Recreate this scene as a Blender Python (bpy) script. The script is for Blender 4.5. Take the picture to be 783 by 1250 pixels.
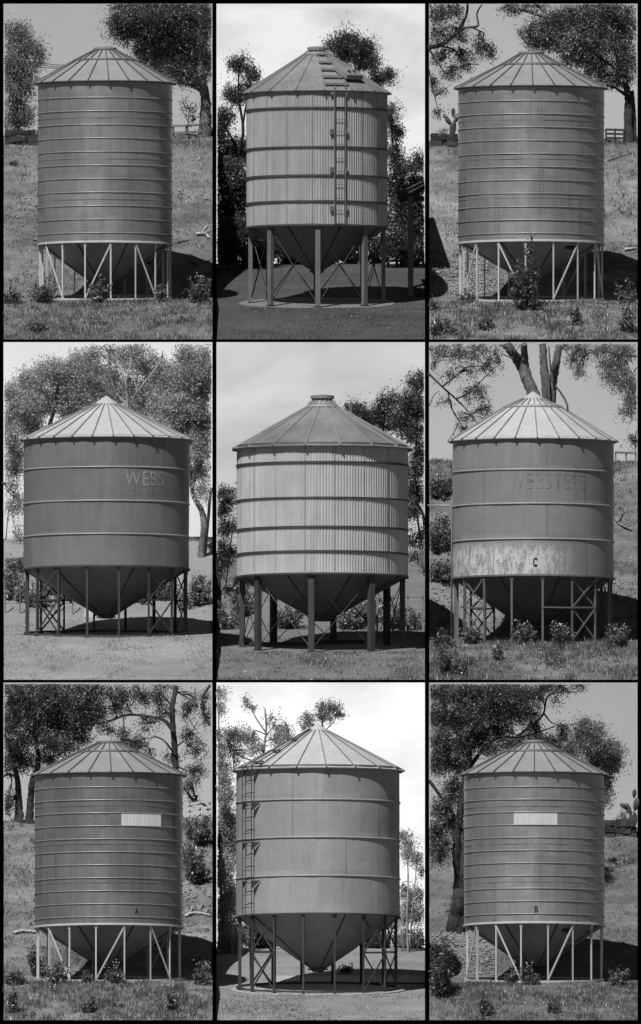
import bpy, math, random
import numpy as np
from math import sin, cos, radians, pi, sqrt, asin, atan2
from mathutils import Vector, Matrix

for o in list(bpy.data.objects):
    bpy.data.objects.remove(o)
scene = bpy.context.scene
COL = scene.collection
rng = random.Random(7)
nrng = np.random.default_rng(11)

# ------------------------------------------------------------------ camera, sky, sun, exposure
PITCH = radians(2.8)
SP, CP = sin(PITCH), cos(PITCH)
PXM = 40.0                                   # photograph pixels per metre
cam_d = bpy.data.cameras.new('camera')
cam = bpy.data.objects.new('camera', cam_d)
COL.objects.link(cam)
cam_d.type = 'ORTHO'
cam_d.ortho_scale = 1250 / PXM
cam.rotation_euler = (pi / 2 + PITCH, 0, 0)
cam.location = (0, -40 * CP, -40 * SP)
cam_d.clip_start = 0.5
cam_d.clip_end = 600
scene.camera = cam

SUN_EL, SUN_AZ = radians(54), radians(25)    # azimuth measured to the left of the view axis, behind the camera
world = bpy.data.worlds.new('World')
scene.world = world
world.use_nodes = True
nt = world.node_tree
nt.nodes.clear()
w_out = nt.nodes.new('ShaderNodeOutputWorld')
w_bg = nt.nodes.new('ShaderNodeBackground')
w_sky = nt.nodes.new('ShaderNodeTexSky')
w_bw = nt.nodes.new('ShaderNodeRGBToBW')     # the place is seen in black and white
w_sky.sky_type = 'NISHITA'
w_sky.sun_disc = False
w_sky.air_density = 0.45                      # clear dry air: a deep sky and deep shade
w_sky.dust_density = 0.3
w_sky.sun_elevation = SUN_EL
w_sky.sun_rotation = radians(180) + SUN_AZ
nt.links.new(w_sky.outputs['Color'], w_bw.inputs['Color'])
nt.links.new(w_bw.outputs['Val'], w_bg.inputs['Color'])
w_bg.inputs['Strength'].default_value = 0.05
nt.links.new(w_bg.outputs['Background'], w_out.inputs['Surface'])

sun_d = bpy.data.lights.new('sun', 'SUN')
sun_d.energy = 5.0
sun_d.angle = radians(0.5)
sun_d.color = (1, 1, 1)
sun = bpy.data.objects.new('sun', sun_d)
COL.objects.link(sun)
S = Vector((-sin(SUN_AZ) * cos(SUN_EL), -cos(SUN_AZ) * cos(SUN_EL), sin(SUN_EL)))
sun.rotation_euler = S.to_track_quat('Z', 'Y').to_euler()
sun.location = S * 60

vs = scene.view_settings
scene.display_settings.display_device = 'sRGB'
vs.view_transform = 'Standard'
vs.look = 'None'
vs.exposure = 0.0
vs.gamma = 1.0
vs.use_curve_mapping = False
scene.cycles.max_bounces = 6
scene.cycles.transparent_max_bounces = 8

# ------------------------------------------------------------------ materials
def newmat(name):
    m = bpy.data.materials.new(name)
    m.use_nodes = True
    n = m.node_tree
    b = n.nodes['Principled BSDF']
    return m, n, b


def N(n, t, **kw):
    nd = n.nodes.new(t)
    for k, v in kw.items():
        setattr(nd, k, v)
    return nd


def g3(v):
    return (v, v, v, 1)


def noise(n, scale, detail=3.0, map_scale=None, rough=0.55, coord='Object'):
    tc = N(n, 'ShaderNodeTexCoord')
    out = tc.outputs[coord]
    if map_scale:
        mp = N(n, 'ShaderNodeMapping')
        mp.inputs['Scale'].default_value = map_scale
        n.links.new(out, mp.inputs['Vector'])
        out = mp.outputs['Vector']
    tx = N(n, 'ShaderNodeTexNoise')
    tx.inputs['Scale'].default_value = scale
    tx.inputs['Detail'].default_value = detail
    tx.inputs['Roughness'].default_value = rough
    n.links.new(out, tx.inputs['Vector'])
    return tx.outputs['Fac']


def rang(n, val, a, b, lo, hi, clamp=True):
    r = N(n, 'ShaderNodeMapRange')
    r.clamp = clamp
    r.inputs[1].default_value = a
    r.inputs[2].default_value = b
    r.inputs[3].default_value = lo
    r.inputs[4].default_value = hi
    n.links.new(val, r.inputs[0])
    return r.outputs[0]


def mth(n, op, a, b):
    m = N(n, 'ShaderNodeMath', operation=op)
    for i, v in enumerate((a, b)):
        if isinstance(v, (int, float)):
            m.inputs[i].default_value = v
        else:
            n.links.new(v, m.inputs[i])
    return m.outputs[0]


def bump(n, b, h, strength, dist):
    bp = N(n, 'ShaderNodeBump')
    bp.inputs['Strength'].default_value = strength
    bp.inputs['Distance'].default_value = dist
    n.links.new(h, bp.inputs['Height'])
    n.links.new(bp.outputs['Normal'], b.inputs['Normal'])


def metal(name, base, rough=0.45, metallic=0.2, streak=0.12, speck=0.1, blotch=0.15, bmp=0.15, wear=None, sheet=None):
    m, n, b = newmat(name)
    s = rang(n, noise(n, 2.5, 4, (2.2, 2.2, 0.16)), 0.3, 0.7, 1 - streak, 1 + streak)
    f = noise(n, 38, 3)
    p = rang(n, f, 0.3, 0.7, 1 - speck, 1 + speck)
    bl = rang(n, noise(n, 0.7, 5, rough=0.65), 0.3, 0.7, 1 - blotch, 1 + blotch)
    v = mth(n, 'MULTIPLY', mth(n, 'MULTIPLY', s, p), mth(n, 'MULTIPLY', bl, base))
    if sheet:                                  # sheets of slightly different age, runs of dirt and scuffs
        tc = N(n, 'ShaderNodeTexCoord')
        sx = N(n, 'ShaderNodeSeparateXYZ')
        n.links.new(tc.outputs['Object'], sx.inputs[0])
        an = mth(n, 'ARCTAN2', sx.outputs['X'], sx.outputs['Y'])
        cz = mth(n, 'FLOOR', mth(n, 'DIVIDE', sx.outputs['Z'], sheet), 0)
        ca = mth(n, 'FLOOR', mth(n, 'ADD', mth(n, 'MULTIPLY', an, 1.35), mth(n, 'MULTIPLY', cz, 0.37)), 0)
        cb = N(n, 'ShaderNodeCombineXYZ')
        n.links.new(ca, cb.inputs[0])
        n.links.new(cz, cb.inputs[1])
        wn = N(n, 'ShaderNodeTexWhiteNoise', noise_dimensions='2D')
        n.links.new(cb.outputs[0], wn.inputs['Vector'])
        v = mth(n, 'MULTIPLY', v, rang(n, wn.outputs['Value'], 0, 1, 0.88, 1.10))
        runs = rang(n, noise(n, 6, 4, (3.2, 3.2, 0.10), 0.65), 0.56, 0.74, 1.0, 0.80)
        scuf = rang(n, noise(n, 9, 5, (1, 1, 0.5), 0.75), 0.62, 0.72, 1.0, 1.18)
        v = mth(n, 'MULTIPLY', v, mth(n, 'MULTIPLY', runs, scuf))
    if wear:                                   # flaked paint in a band between two heights
        z0, z1, xmax, pale = wear
        tc = N(n, 'ShaderNodeTexCoord')
        sx = N(n, 'ShaderNodeSeparateXYZ')
        n.links.new(tc.outputs['Object'], sx.inputs[0])
        a = rang(n, sx.outputs['Z'], z0, z0 + 0.06, 0, 1)
        c = rang(n, sx.outputs['Z'], z1 - 0.35, z1, 1, 0)
        d = rang(n, sx.outputs['X'], xmax - 1.2, xmax, 1, 0)
        k = mth(n, 'MULTIPLY', mth(n, 'MULTIPLY', a, c), d)
        st = noise(n, 5, 5, (1.6, 1.6, 0.55), 0.7)
        fl = noise(n, 22, 4, (1, 1, 0.7), 0.7)
        q = mth(n, 'ADD', mth(n, 'MULTIPLY', st, 0.65), mth(n, 'MULTIPLY', fl, 0.35))
        q = rang(n, q, 0.44, 0.54, 0, 1)
        k = mth(n, 'MULTIPLY', k, q)
        v = mth(n, 'ADD', mth(n, 'MULTIPLY', v, mth(n, 'SUBTRACT', 1.0, k)), mth(n, 'MULTIPLY', k, pale))
    n.links.new(v, b.inputs['Base Color'])
    rr = rang(n, noise(n, 3, 3), 0.3, 0.7, rough - 0.06, rough + 0.08)
    n.links.new(rr, b.inputs['Roughness'])
    b.inputs['Metallic'].default_value = metallic
    if bmp:
        hb = mth(n, 'ADD', mth(n, 'MULTIPLY', f, 0.15), noise(n, 1.6, 2))
        bump(n, b, hb, bmp, 0.05)
    return m


def plain(name, v, rough=0.6, metallic=0.0, var=0.2, scale=8):
    m, n, b = newmat(name)
    x = rang(n, noise(n, scale, 4), 0.3, 0.7, v * (1 - var), v * (1 + var))
    n.links.new(x, b.inputs['Base Color'])
    b.inputs['Roughness'].default_value = rough
    b.inputs['Metallic'].default_value = metallic
    return m


def soil(name, lo, hi, coarse=0.55, bmp=0.6):
    m, n, b = newmat(name)
    a = noise(n, coarse * 1.3, 6, (0.45, 1.1, 1), 0.72)
    f = noise(n, 9, 5, None, 0.75)
    g = noise(n, 45, 2, None, 0.6)
    x = mth(n, 'ADD', mth(n, 'MULTIPLY', a, 0.6), mth(n, 'ADD', mth(n, 'MULTIPLY', f, 0.25), mth(n, 'MULTIPLY', g, 0.15)))
    n.links.new(rang(n, x, 0.36, 0.64, lo, hi), b.inputs['Base Color'])
    b.inputs['Roughness'].default_value = 0.95
    b.inputs['Specular IOR Level'].default_value = 0.15
    bump(n, b, mth(n, 'ADD', f, mth(n, 'MULTIPLY', g, 0.4)), bmp, 0.12)
    return m


def leafmat(name, v, trans=0.25):
    m, n, b = newmat(name)
    x = rang(n, noise(n, 3.5, 3), 0.3, 0.7, v * 0.75, v * 1.3)
    n.links.new(x, b.inputs['Base Color'])
    b.inputs['Roughness'].default_value = 0.4
    b.inputs['Specular IOR Level'].default_value = 0.6
    t = N(n, 'ShaderNodeBsdfTranslucent')
    n.links.new(x, t.inputs['Color'])
    mx = N(n, 'ShaderNodeMixShader')
    mx.inputs[0].default_value = trans
    n.links.new(b.outputs[0], mx.inputs[1])
    n.links.new(t.outputs[0], mx.inputs[2])
    n.links.new(mx.outputs[0], n.nodes['Material Output'].inputs['Surface'])
    return m


def barkmat(name, lo, hi):
    m, n, b = newmat(name)
    x = noise(n, 6, 5, (2.5, 2.5, 0.35), 0.7)
    n.links.new(rang(n, x, 0.35, 0.65, lo, hi), b.inputs['Base Color'])
    b.inputs['Roughness'].default_value = 0.9
    bump(n, b, x, 0.6, 0.06)
    return m


def skymat(name, base, cloud=None, scale=0.28, lo=0.45, hi=0.68, seed=0.0):
    m, n, b = newmat(name)
    n.nodes.remove(b)
    e = N(n, 'ShaderNodeEmission')
    if cloud is None:
        tc = N(n, 'ShaderNodeTexCoord')
        sx = N(n, 'ShaderNodeSeparateXYZ')
        n.links.new(tc.outputs['Generated'], sx.inputs[0])
        gr = rang(n, sx.outputs['Z'], 0.45, 1.0, base * 1.08, base * 0.93)
        x = mth(n, 'MULTIPLY', gr, rang(n, noise(n, 0.35, 3), 0.3, 0.7, 0.965, 1.035))
    else:
        tc = N(n, 'ShaderNodeTexCoord')
        mp = N(n, 'ShaderNodeMapping')
        mp.inputs['Scale'].default_value = (0.8, 1, 1.5)
        mp.inputs['Location'].default_value = (seed, seed * 0.7, 0)
        n.links.new(tc.outputs['Object'], mp.inputs['Vector'])
        tx = N(n, 'ShaderNodeTexNoise')
        tx.inputs['Scale'].default_value = scale
        tx.inputs['Detail'].default_value = 6
        tx.inputs['Roughness'].default_value = 0.52
        tx.inputs['Distortion'].default_value = 0.4
        n.links.new(mp.outputs['Vector'], tx.inputs['Vector'])
        x = rang(n, tx.outputs['Fac'], lo, hi, base, cloud)
    n.links.new(x, e.inputs['Color'])
    n.links.new(e.outputs[0], n.nodes['Material Output'].inputs['Surface'])
    return m


M = {}
M['black'] = plain('black_frame_paint', 0.0006, 1.0, 0, 0.1)
M['black'].node_tree.nodes['Principled BSDF'].inputs['Specular IOR Level'].default_value = 0.0
M['ringed'] = metal('weathered_ringed_sheet', 0.30, 0.46, 0.65, 0.10, 0.05, 0.14, 0.16, sheet=1.25)
M['ringed_dark'] = metal('weathered_ringed_sheet_dark', 0.24, 0.45, 0.65, 0.12, 0.06, 0.16, 0.16, sheet=1.25)
M['ringed_mid'] = metal('weathered_ringed_sheet_mid', 0.33, 0.46, 0.65, 0.09, 0.05, 0.14, 0.16, sheet=1.25)
M['ring_hoop'] = metal('hoop_edge', 0.22, 0.45, 0.3, 0.06, 0.05, 0.1, 0)
M['corr'] = metal('corrugated_zinc', 0.33, 0.5, 0.15, 0.16, 0.05, 0.12, 0)
M['corr2'] = metal('corrugated_zinc_bright', 0.44, 0.5, 0.15, 0.12, 0.05, 0.12, 0)
M['smooth4'] = metal('painted_sheet_grey', 0.155, 0.55, 0.05, 0.06, 0.18, 0.12, 0.18, sheet=1.02)
M['smooth8'] = metal('painted_sheet_stained', 0.29, 0.6, 0.05, 0.05, 0.16, 0.10, 0.15, sheet=1.18)
M['hoop_pale'] = metal('pale_hoop', 0.26, 0.5, 0.1, 0.05, 0.08, 0.1, 0)
M['hoop_dark'] = metal('dark_hoop', 0.05, 0.6, 0.1, 0.05, 0.08, 0.1, 0)
M['roof'] = metal('galvanised_roof', 0.27, 0.5, 0.15, 0.05, 0.08, 0.16, 0)
M['roof_pale'] = metal('pale_galvanised_roof', 0.44, 0.5, 0.1, 0.05, 0.06, 0.10, 0)
M['roof_grey'] = metal('dull_grey_roof', 0.20, 0.55, 0.15, 0.06, 0.1, 0.25, 0)
M['roof_lichen'] = metal('lichened_roof', 0.17, 0.6, 0.1, 0.06, 0.15, 0.35, 0)
M['rib_dark'] = metal('dark_roof_rib', 0.09, 0.55, 0.1, 0.05, 0.1, 0.1, 0)
M['hopper'] = metal('hopper_sheet', 0.11, 0.5, 0.15, 0.05, 0.1, 0.3, 0)
M['hopper_pale'] = metal('hopper_sheet_pale', 0.19, 0.5, 0.15, 0.05, 0.1, 0.3, 0)
M['hopper_dark'] = metal('hopper_sheet_dark', 0.075, 0.6, 0.1, 0.05, 0.1, 0.3, 0)
M['seam_dark'] = plain('dark_seam', 0.025, 0.7)
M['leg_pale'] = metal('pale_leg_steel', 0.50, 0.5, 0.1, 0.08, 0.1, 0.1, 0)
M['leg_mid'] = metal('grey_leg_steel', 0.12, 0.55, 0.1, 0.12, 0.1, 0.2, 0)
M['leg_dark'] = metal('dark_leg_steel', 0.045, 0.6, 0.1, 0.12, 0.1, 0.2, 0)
M['steel_dark'] = plain('dark_steel', 0.03, 0.55, 0.2)
M['rivet'] = plain('rivet_dark', 0.13, 0.5, 0.2)
M['patch'] = metal('pale_translucent_sheet', 0.55, 0.5, 0.0, 0.12, 0.05, 0.1, 0)
M['paint_black'] = plain('black_stencil_paint', 0.012, 0.7)
M['concrete'] = plain('pale_concrete', 0.30, 0.9, 0, 0.18, 5)
M['concrete_dark'] = plain('grey_concrete', 0.14, 0.9, 0, 0.2, 5)
M['timber'] = plain('grey_timber', 0.16, 0.85, 0, 0.35, 6)
M['timber_dark'] = plain('dark_timber', 0.035, 0.85, 0, 0.35, 6)
M['pale_wood'] = barkmat('bleached_wood', 0.30, 0.55)
M['wire'] = plain('wire', 0.08, 0.6, 0.3)
M['rock'] = plain('rock', 0.16, 0.95, 0, 0.5, 3)
M['rock_pale'] = plain('pale_rock', 0.22, 0.95, 0, 0.5, 5)
M['rock_dark'] = plain('dark_rock', 0.035, 0.95, 0, 0.6, 3)
M['bark_dark'] = barkmat('dark_bark', 0.010, 0.055)
M['bark_trunk'] = barkmat('rough_dark_bark', 0.025, 0.15)
M['bark_mid'] = barkmat('grey_bark', 0.07, 0.20)
M['bark_pale'] = barkmat('pale_gum_bark', 0.16, 0.36)
M['leaf_d'] = leafmat('dark_gum_leaf', 0.032, 0.18)
M['leaf_m'] = leafmat('gum_leaf', 0.100, 0.22)
M['leaf_l'] = leafmat('pale_gum_leaf', 0.25, 0.32)
M['leaf_ll'] = leafmat('silver_gum_leaf', 0.44, 0.38)
M['weed_d'] = leafmat('weed_leaf_dark', 0.085)
M['weed_l'] = leafmat('weed_leaf', 0.16)
M['flower'] = plain('white_flower', 0.5, 0.8)
M['blade_l'] = leafmat('dry_grass_blade', 0.24, 0.2)
M['blade_p'] = leafmat('bleached_grass_blade', 0.34, 0.2)
M['blade_m'] = leafmat('grass_blade', 0.13, 0.2)
M['blade_d'] = leafmat('dark_grass_blade', 0.06, 0.2)


# ------------------------------------------------------------------ mesh helpers
class MB:
    def __init__(self):
        self.v, self.f, self.m = [], [], []

    def add(self, vs_, fs, mi=0):
        k = len(self.v)
        self.v.extend(tuple(p) for p in vs_)
        self.f.extend(tuple(i + k for i in f) for f in fs)
        self.m.extend([mi] * len(fs))

    def box(self, c, s, rot=None, mi=0):
        c = Vector(c)
        hx, hy, hz = s[0] / 2, s[1] / 2, s[2] / 2
        P = [Vector((x, y, z)) for x in (-hx, hx) for y in (-hy, hy) for z in (-hz, hz)]
        if rot is not None:
            P = [rot @ p for p in P]
        self.add([c + p for p in P], [(0, 1, 3, 2), (4, 6, 7, 5), (0, 4, 5, 1), (2, 3, 7, 6), (0, 2, 6, 4), (1, 5, 7, 3)], mi)

    def bar(self, a, b, w, h=None, up=(0, 0, 1), mi=0):
        a, b = Vector(a), Vector(b)
        h = w if h is None else h
        d = (b - a).normalized()
        u = Vector(up)
        if abs(d.dot(u)) > 0.98:
            u = Vector((0, 1, 0))
        s = d.cross(u).normalized()
        t = s.cross(d).normalized()
        P = []
        for p in (a, b):
            for i, j in ((-1, -1), (1, -1), (1, 1), (-1, 1)):
                P.append(p + s * (i * w / 2) + t * (j * h / 2))
        self.add(P, [(0, 3, 2, 1), (4, 5, 6, 7), (0, 1, 5, 4), (1, 2, 6, 5), (2, 3, 7, 6), (3, 0, 4, 7)], mi)

    def tube(self, pts, rad, n=8, cap=True, mi=0):
        pts = [Vector(p) for p in pts]
        k = len(pts)
        if k < 2:
            return
        if not isinstance(rad, (list, tuple)):
            rad = [rad] * k
        P, F = [], []
        ref = None
        for i, p in enumerate(pts):
            d = (pts[min(i + 1, k - 1)] - pts[max(i - 1, 0)])
            if d.length < 1e-9:
                d = Vector((0, 0, 1))
            d.normalize()
            if ref is None:
                ref = Vector((1, 0, 0)) if abs(d.x) < 0.8 else Vector((0, 1, 0))
            s = (ref - d * ref.dot(d))
            if s.length < 1e-6:
                s = d.orthogonal()
            s.normalize()
            ref = s
            t = d.cross(s)
            for j in range(n):
                a = 2 * pi * j / n
                P.append(p + (s * cos(a) + t * sin(a)) * rad[i])
        for i in range(k - 1):
            for j in range(n):
                F.append((i * n + j, i * n + (j + 1) % n, (i + 1) * n + (j + 1) % n, (i + 1) * n + j))
        if cap:
            F.append(tuple(range(n - 1, -1, -1)))
            F.append(tuple((k - 1) * n + j for j in range(n)))
        self.add(P, F, mi)

    def lathe(self, prof, n=96, off=0.0, cap0=False, cap1=False, wave=None, mi=0):
        """prof: list of (r, z); angle 0 is the front (-y)."""
        P, F = [], []
        for r, z in prof:
            for j in range(n):
                a = off + 2 * pi * j / n
                rr = r + (wave(a, z) if wave else 0.0)
                P.append((rr * sin(a), -rr * cos(a), z))
        k = len(prof)
        for i in range(k - 1):
            for j in range(n):
                F.append((i * n + j, i * n + (j + 1) % n, (i + 1) * n + (j + 1) % n, (i + 1) * n + j))
        if cap0:
            F.append(tuple(range(n - 1, -1, -1)))
        if cap1:
            F.append(tuple((k - 1) * n + j for j in range(n)))
        self.add(P, F, mi)

    def build(self, name, mats, parent=None, smooth=False, loc=None):
        me = bpy.data.meshes.new(name)
        me.from_pydata(self.v, [], self.f)
        mats = mats if isinstance(mats, (list, tuple)) else [mats]
        for mt in mats:
            me.materials.append(mt)
        if len(mats) > 1:
            me.polygons.foreach_set('material_index', self.m)
        if smooth:
            me.polygons.foreach_set('use_smooth', [True] * len(me.polygons))
        me.update()
        o = bpy.data.objects.new(name, me)
        COL.objects.link(o)
        if parent is not None:
            o.parent = parent
        if loc is not None:
            o.location = loc
        return o


def autosmooth(o, ang=35):
    me = o.data
    me.polygons.foreach_set('use_smooth', [True] * len(me.polygons))
    if hasattr(me, 'set_sharp_from_angle'):
        me.set_sharp_from_angle(angle=radians(ang))
    return o


def quads_obj(name, V, mi, mats, parent=None):
    """V: (n, 4, 3) array of leaf shaped faces."""
    n = len(V)
    me = bpy.data.meshes.new(name)
    me.vertices.add(n * 4)
    me.vertices.foreach_set('co', np.ascontiguousarray(V, dtype=np.float32).ravel())
    me.loops.add(n * 4)
    me.loops.foreach_set('vertex_index', np.arange(n * 4, dtype=np.int32))
    me.polygons.add(n)
    me.polygons.foreach_set('loop_start', np.arange(0, n * 4, 4, dtype=np.int32))
    me.polygons.foreach_set('loop_total', np.full(n, 4, dtype=np.int32))
    for m in mats:
        me.materials.append(m)
    me.polygons.foreach_set('material_index', np.ascontiguousarray(mi, dtype=np.int32))
    me.update(calc_edges=True)
    me.validate()
    o = bpy.data.objects.new(name, me)
    COL.objects.link(o)
    if parent is not None:
        o.parent = parent
    return o


def empty(name, label, cat, loc=(0, 0, 0), group=None):
    o = bpy.data.objects.new(name, None)
    COL.objects.link(o)
    o.location = loc
    o.empty_display_size = 0.3
    o['label'] = label
    o['category'] = cat
    if group:
        o['group'] = group
    return o


def tag(o, label, cat, group=None):
    o['label'] = label
    o['category'] = cat
    if group:
        o['group'] = group
    return o


def vnoise(x, y, seed=0):
    x = np.asarray(x, float)
    y = np.asarray(y, float)
    xi = np.floor(x).astype(np.int64)
    yi = np.floor(y).astype(np.int64)
    fx, fy = x - xi, y - yi
    fx = fx * fx * (3 - 2 * fx)
    fy = fy * fy * (3 - 2 * fy)

    def h(a, b):
        k = (a * 374761393 + b * 668265263 + seed * 1442695041) & 0xffffffff
        k = ((k ^ (k >> 13)) * 1274126177) & 0xffffffff
        return ((k ^ (k >> 16)) & 0xffff) / 65535.0
    return (h(xi, yi) * (1 - fx) + h(xi + 1, yi) * fx) * (1 - fy) + (h(xi, yi + 1) * (1 - fx) + h(xi + 1, yi + 1) * fx) * fy - 0.5


# ------------------------------------------------------------------ the nine bays
XD = [2.0, 262.0, 521.5, 781.0]              # dividers in the photograph, used for the real sizes of the bays
YD = [2.0, 417.0, 832.5, 1248.0]
ROW_DEPTH = 24.0
BACK = 22.5
SILO_Y = 7.0


def ZV(Y, y):
    return ((625.0 - Y) / PXM + y * SP) / CP


class Bay:
    def __init__(self, i, ox, oy, sc, prof, amp, seed):
        self.i, self.ox, self.oy, self.sc = i, ox, oy, sc
        self.col, self.row = (i - 1) % 3, (i - 1) // 3
        self.y0 = (2 - self.row) * ROW_DEPTH
        self.xl, self.xr = (XD[self.col] - 391.5) / PXM, (XD[self.col + 1] - 391.5) / PXM
        self.yt, self.yb = YD[self.row], YD[self.row + 1]
        self.amp, self.seed = amp, seed
        self.prof_y = np.array([p[0] for p in prof], float)
        self.prof_z = np.array([ZV(oy + p[1] / sc, self.y0 + p[0]) for p in prof])
        self.m = 1.0 / (sc * PXM)              # metres per enlarged pixel

    def x(self, zx):
        return (self.ox + zx / self.sc - 391.5) / PXM

    def z(self, zy, d):
        return ZV(self.oy + zy / self.sc, self.y0 + d)

    def p(self, zx, zy, d):
        return Vector((self.x(zx), self.y0 + d, self.z(zy, d)))

    def ground(self, x, y):
        """height of the ground at world x, y (arrays or floats)"""
        x = np.asarray(x, float)
        d = np.asarray(y, float) - self.y0
        h = 0
        for k in (-0.5, -0.25, 0, 0.25, 0.5):
            h = h + np.interp(d + k, self.prof_y, self.prof_z)
        h = h / 5
        a = np.interp(d, [0, 1, 4.2, 5, 9.5, 11.5, 18], [0.03, 0.07, 0.03, 0.015, 0.015, 1.0 * self.amp, 1.0 * self.amp])
        n = vnoise(x * 0.55, d * 0.4, self.seed) * 1.0 + vnoise(x * 1.7, d * 1.3, self.seed + 5) * 0.45 + vnoise(x * 5, d * 4, self.seed + 9) * 0.16
        return h + a * n

    def gz(self, x, y):
        return float(self.ground(x, y))

    def inside(self, p, mg=0.06):
        v = p[2] * CP - p[1] * SP
        Y = 625 - v * PXM
        return self.xl + mg < p[0] < self.xr - mg and Y > self.yt + 3 and p[1] < self.y0 + BACK - 0.05

    def mask(self, C, mg=0.07):
        v = C[:, 2] * CP - C[:, 1] * SP
        Y = 625 - v * PXM
        return (C[:, 0] > self.xl + mg) & (C[:, 0] < self.xr - mg) & (Y > self.yt + 3) & (C[:, 1] < self.y0 + BACK - 0.1) & (C[:, 1] > self.y0 + 0.1)


B = {}
hill = lambda crest, base=1085, mid=1103: [(0, 1250), (4.0, mid), (9.6, base), (10.6, base - 40), (18.0, crest), (19.2, crest - 6), (22.6, crest + 10)]
B[1] = Bay(1, 0, 0, 2.989, hill(505), 0.22, 1)
B[2] = Bay(2, 260, 0, 2.989, [(0, 1250), (4.2, 1128), (9.8, 1088), (14, 1030), (20, 965), (22.6, 962)], 0.03, 2)
B[3] = Bay(3, 520, 0, 2.977, hill(515), 0.24, 3)
B[4] = Bay(4, 0, 415, 2.989, [(0, 1250), (4.2, 1085), (9.8, 1066), (13, 1012), (15, 930), (20, 725), (22.6, 722)], 0.10, 4)
B[5] = Bay(5, 260, 415, 2.989, [(0, 1250), (4.2, 1142), (9.8, 1112), (12.2, 1075), (14.5, 1040), (19.5, 775), (22.6, 770)], 0.08, 5)
B[6] = Bay(6, 520, 415, 2.977, hill(448), 0.26, 6)
B[7] = Bay(7, 0, 831, 2.985, hill(515), 0.28, 7)
B[8] = Bay(8, 260, 831, 2.985, [(0, 1250), (4.2, 1148), (9.8, 1108), (14, 1040), (20, 975), (22.6, 972)], 0.03, 8)
B[9] = Bay(9, 520, 831, 2.977, hill(545), 0.20, 9)

SKY = {1: skymat('clear_sky_grey', 0.44), 2: skymat('cloudy_sky_bright', 0.60, 0.86, 0.33, 0.36, 0.60, 3.1),
       3: skymat('clear_sky_light', 0.46), 4: skymat('thin_cloud_sky', 0.68, 0.84, 0.25, 0.35, 0.65, 9.0),
       5: skymat('layered_cloud_sky', 0.52, 0.72, 0.25, 0.38, 0.62, 17.5), 6: skymat('clear_sky_pale', 0.47),
       7: skymat('clear_sky_soft', 0.46), 8: skymat('white_cloud_sky', 0.80, 1.0, 0.28, 0.34, 0.52, 23.0),
       9: skymat('clear_sky_even', 0.42)}
SOIL = {1: soil('dry_bank_soil', 0.04, 0.27), 2: soil('dark_lawn_soil', 0.045, 0.085, 0.4, 0.35), 3: soil('stony_bank_soil', 0.04, 0.34),
        4: soil('pale_dry_soil', 0.17, 0.35, 0.35), 5: soil('mown_paddock_soil', 0.10, 0.20, 0.3, 0.4), 6: soil('grassy_bank_soil', 0.04, 0.28),
        7: soil('shaded_bank_soil', 0.04, 0.32), 8: soil('mown_lawn_soil', 0.15, 0.27, 0.4, 0.35), 9: soil('grazed_bank_soil', 0.04, 0.25)}

# one broad sheet of land under everything
mb = MB()
mb.add([(-400, -60, -24), (400, -60, -24), (400, 700, -24), (-400, 700, -24)], [(0, 1, 2, 3)])
o = mb.build('land', SOIL[1])
o['kind'] = 'structure'

for i, b in B.items():
    xs = np.linspace(b.xl, b.xr, 66)
    ds = np.concatenate([np.linspace(0, 10, 70), np.linspace(10.15, 22.6, 90)])
    X, D = np.meshgrid(xs, ds)
    Z = b.ground(X, D + b.y0)
    V = np.stack([X, D + b.y0, Z], -1).reshape(-1, 3)
    nx, nd = len(xs), len(ds)
    mb = MB()
    F = [(r * nx + c, r * nx + c + 1, (r + 1) * nx + c + 1, (r + 1) * nx + c) for r in range(nd - 1) for c in range(nx - 1)]
    mb.add(V.tolist(), F)
    ring = [c for c in range(nx)] + [r * nx + nx - 1 for r in range(1, nd)] + [(nd - 1) * nx + c for c in range(nx - 2, -1, -1)] + [r * nx for r in range(nd - 2, 0, -1)]
    floor_z = float(Z.min()) - 0.6
    k = len(mb.v)
    for q in ring:
        mb.v.append((V[q][0], V[q][1], floor_z))
    L = len(ring)
    for a in range(L):
        mb.f.append((ring[a], k + a, k + (a + 1) % L, ring[(a + 1) % L]))
        mb.m.append(0)
    o = mb.build('ground', SOIL[i], smooth=True)
    o['kind'] = 'structure'
    b.floor = floor_z
    # sky behind the bay
    mb = MB()
    zt = ZV(b.yt, b.y0 + BACK)
    zb = floor_z
    mb.box(((b.xl + b.xr) / 2, b.y0 + BACK + 0.42, (zt + zb) / 2), (b.xr - b.xl - 0.004, 0.16, zt - zb))
    o = mb.build('sky', SKY[i])
    o['kind'] = 'structure'

# terraces that carry the rows, with one step per row
for r in range(3):
    y0 = (2 - r) * ROW_DEPTH
    zt = min(B[k].floor for k in B if B[k].row == r) - 0.01
    zb = -24.0 + 0.01
    mb = MB()
    mb.box((0, y0 + ROW_DEPTH / 2 - 0.3, (zt + zb) / 2), (19.6, ROW_DEPTH - 0.8, zt - zb))
    o = mb.build('terrain', SOIL[1])
    o['kind'] = 'structure'

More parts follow.
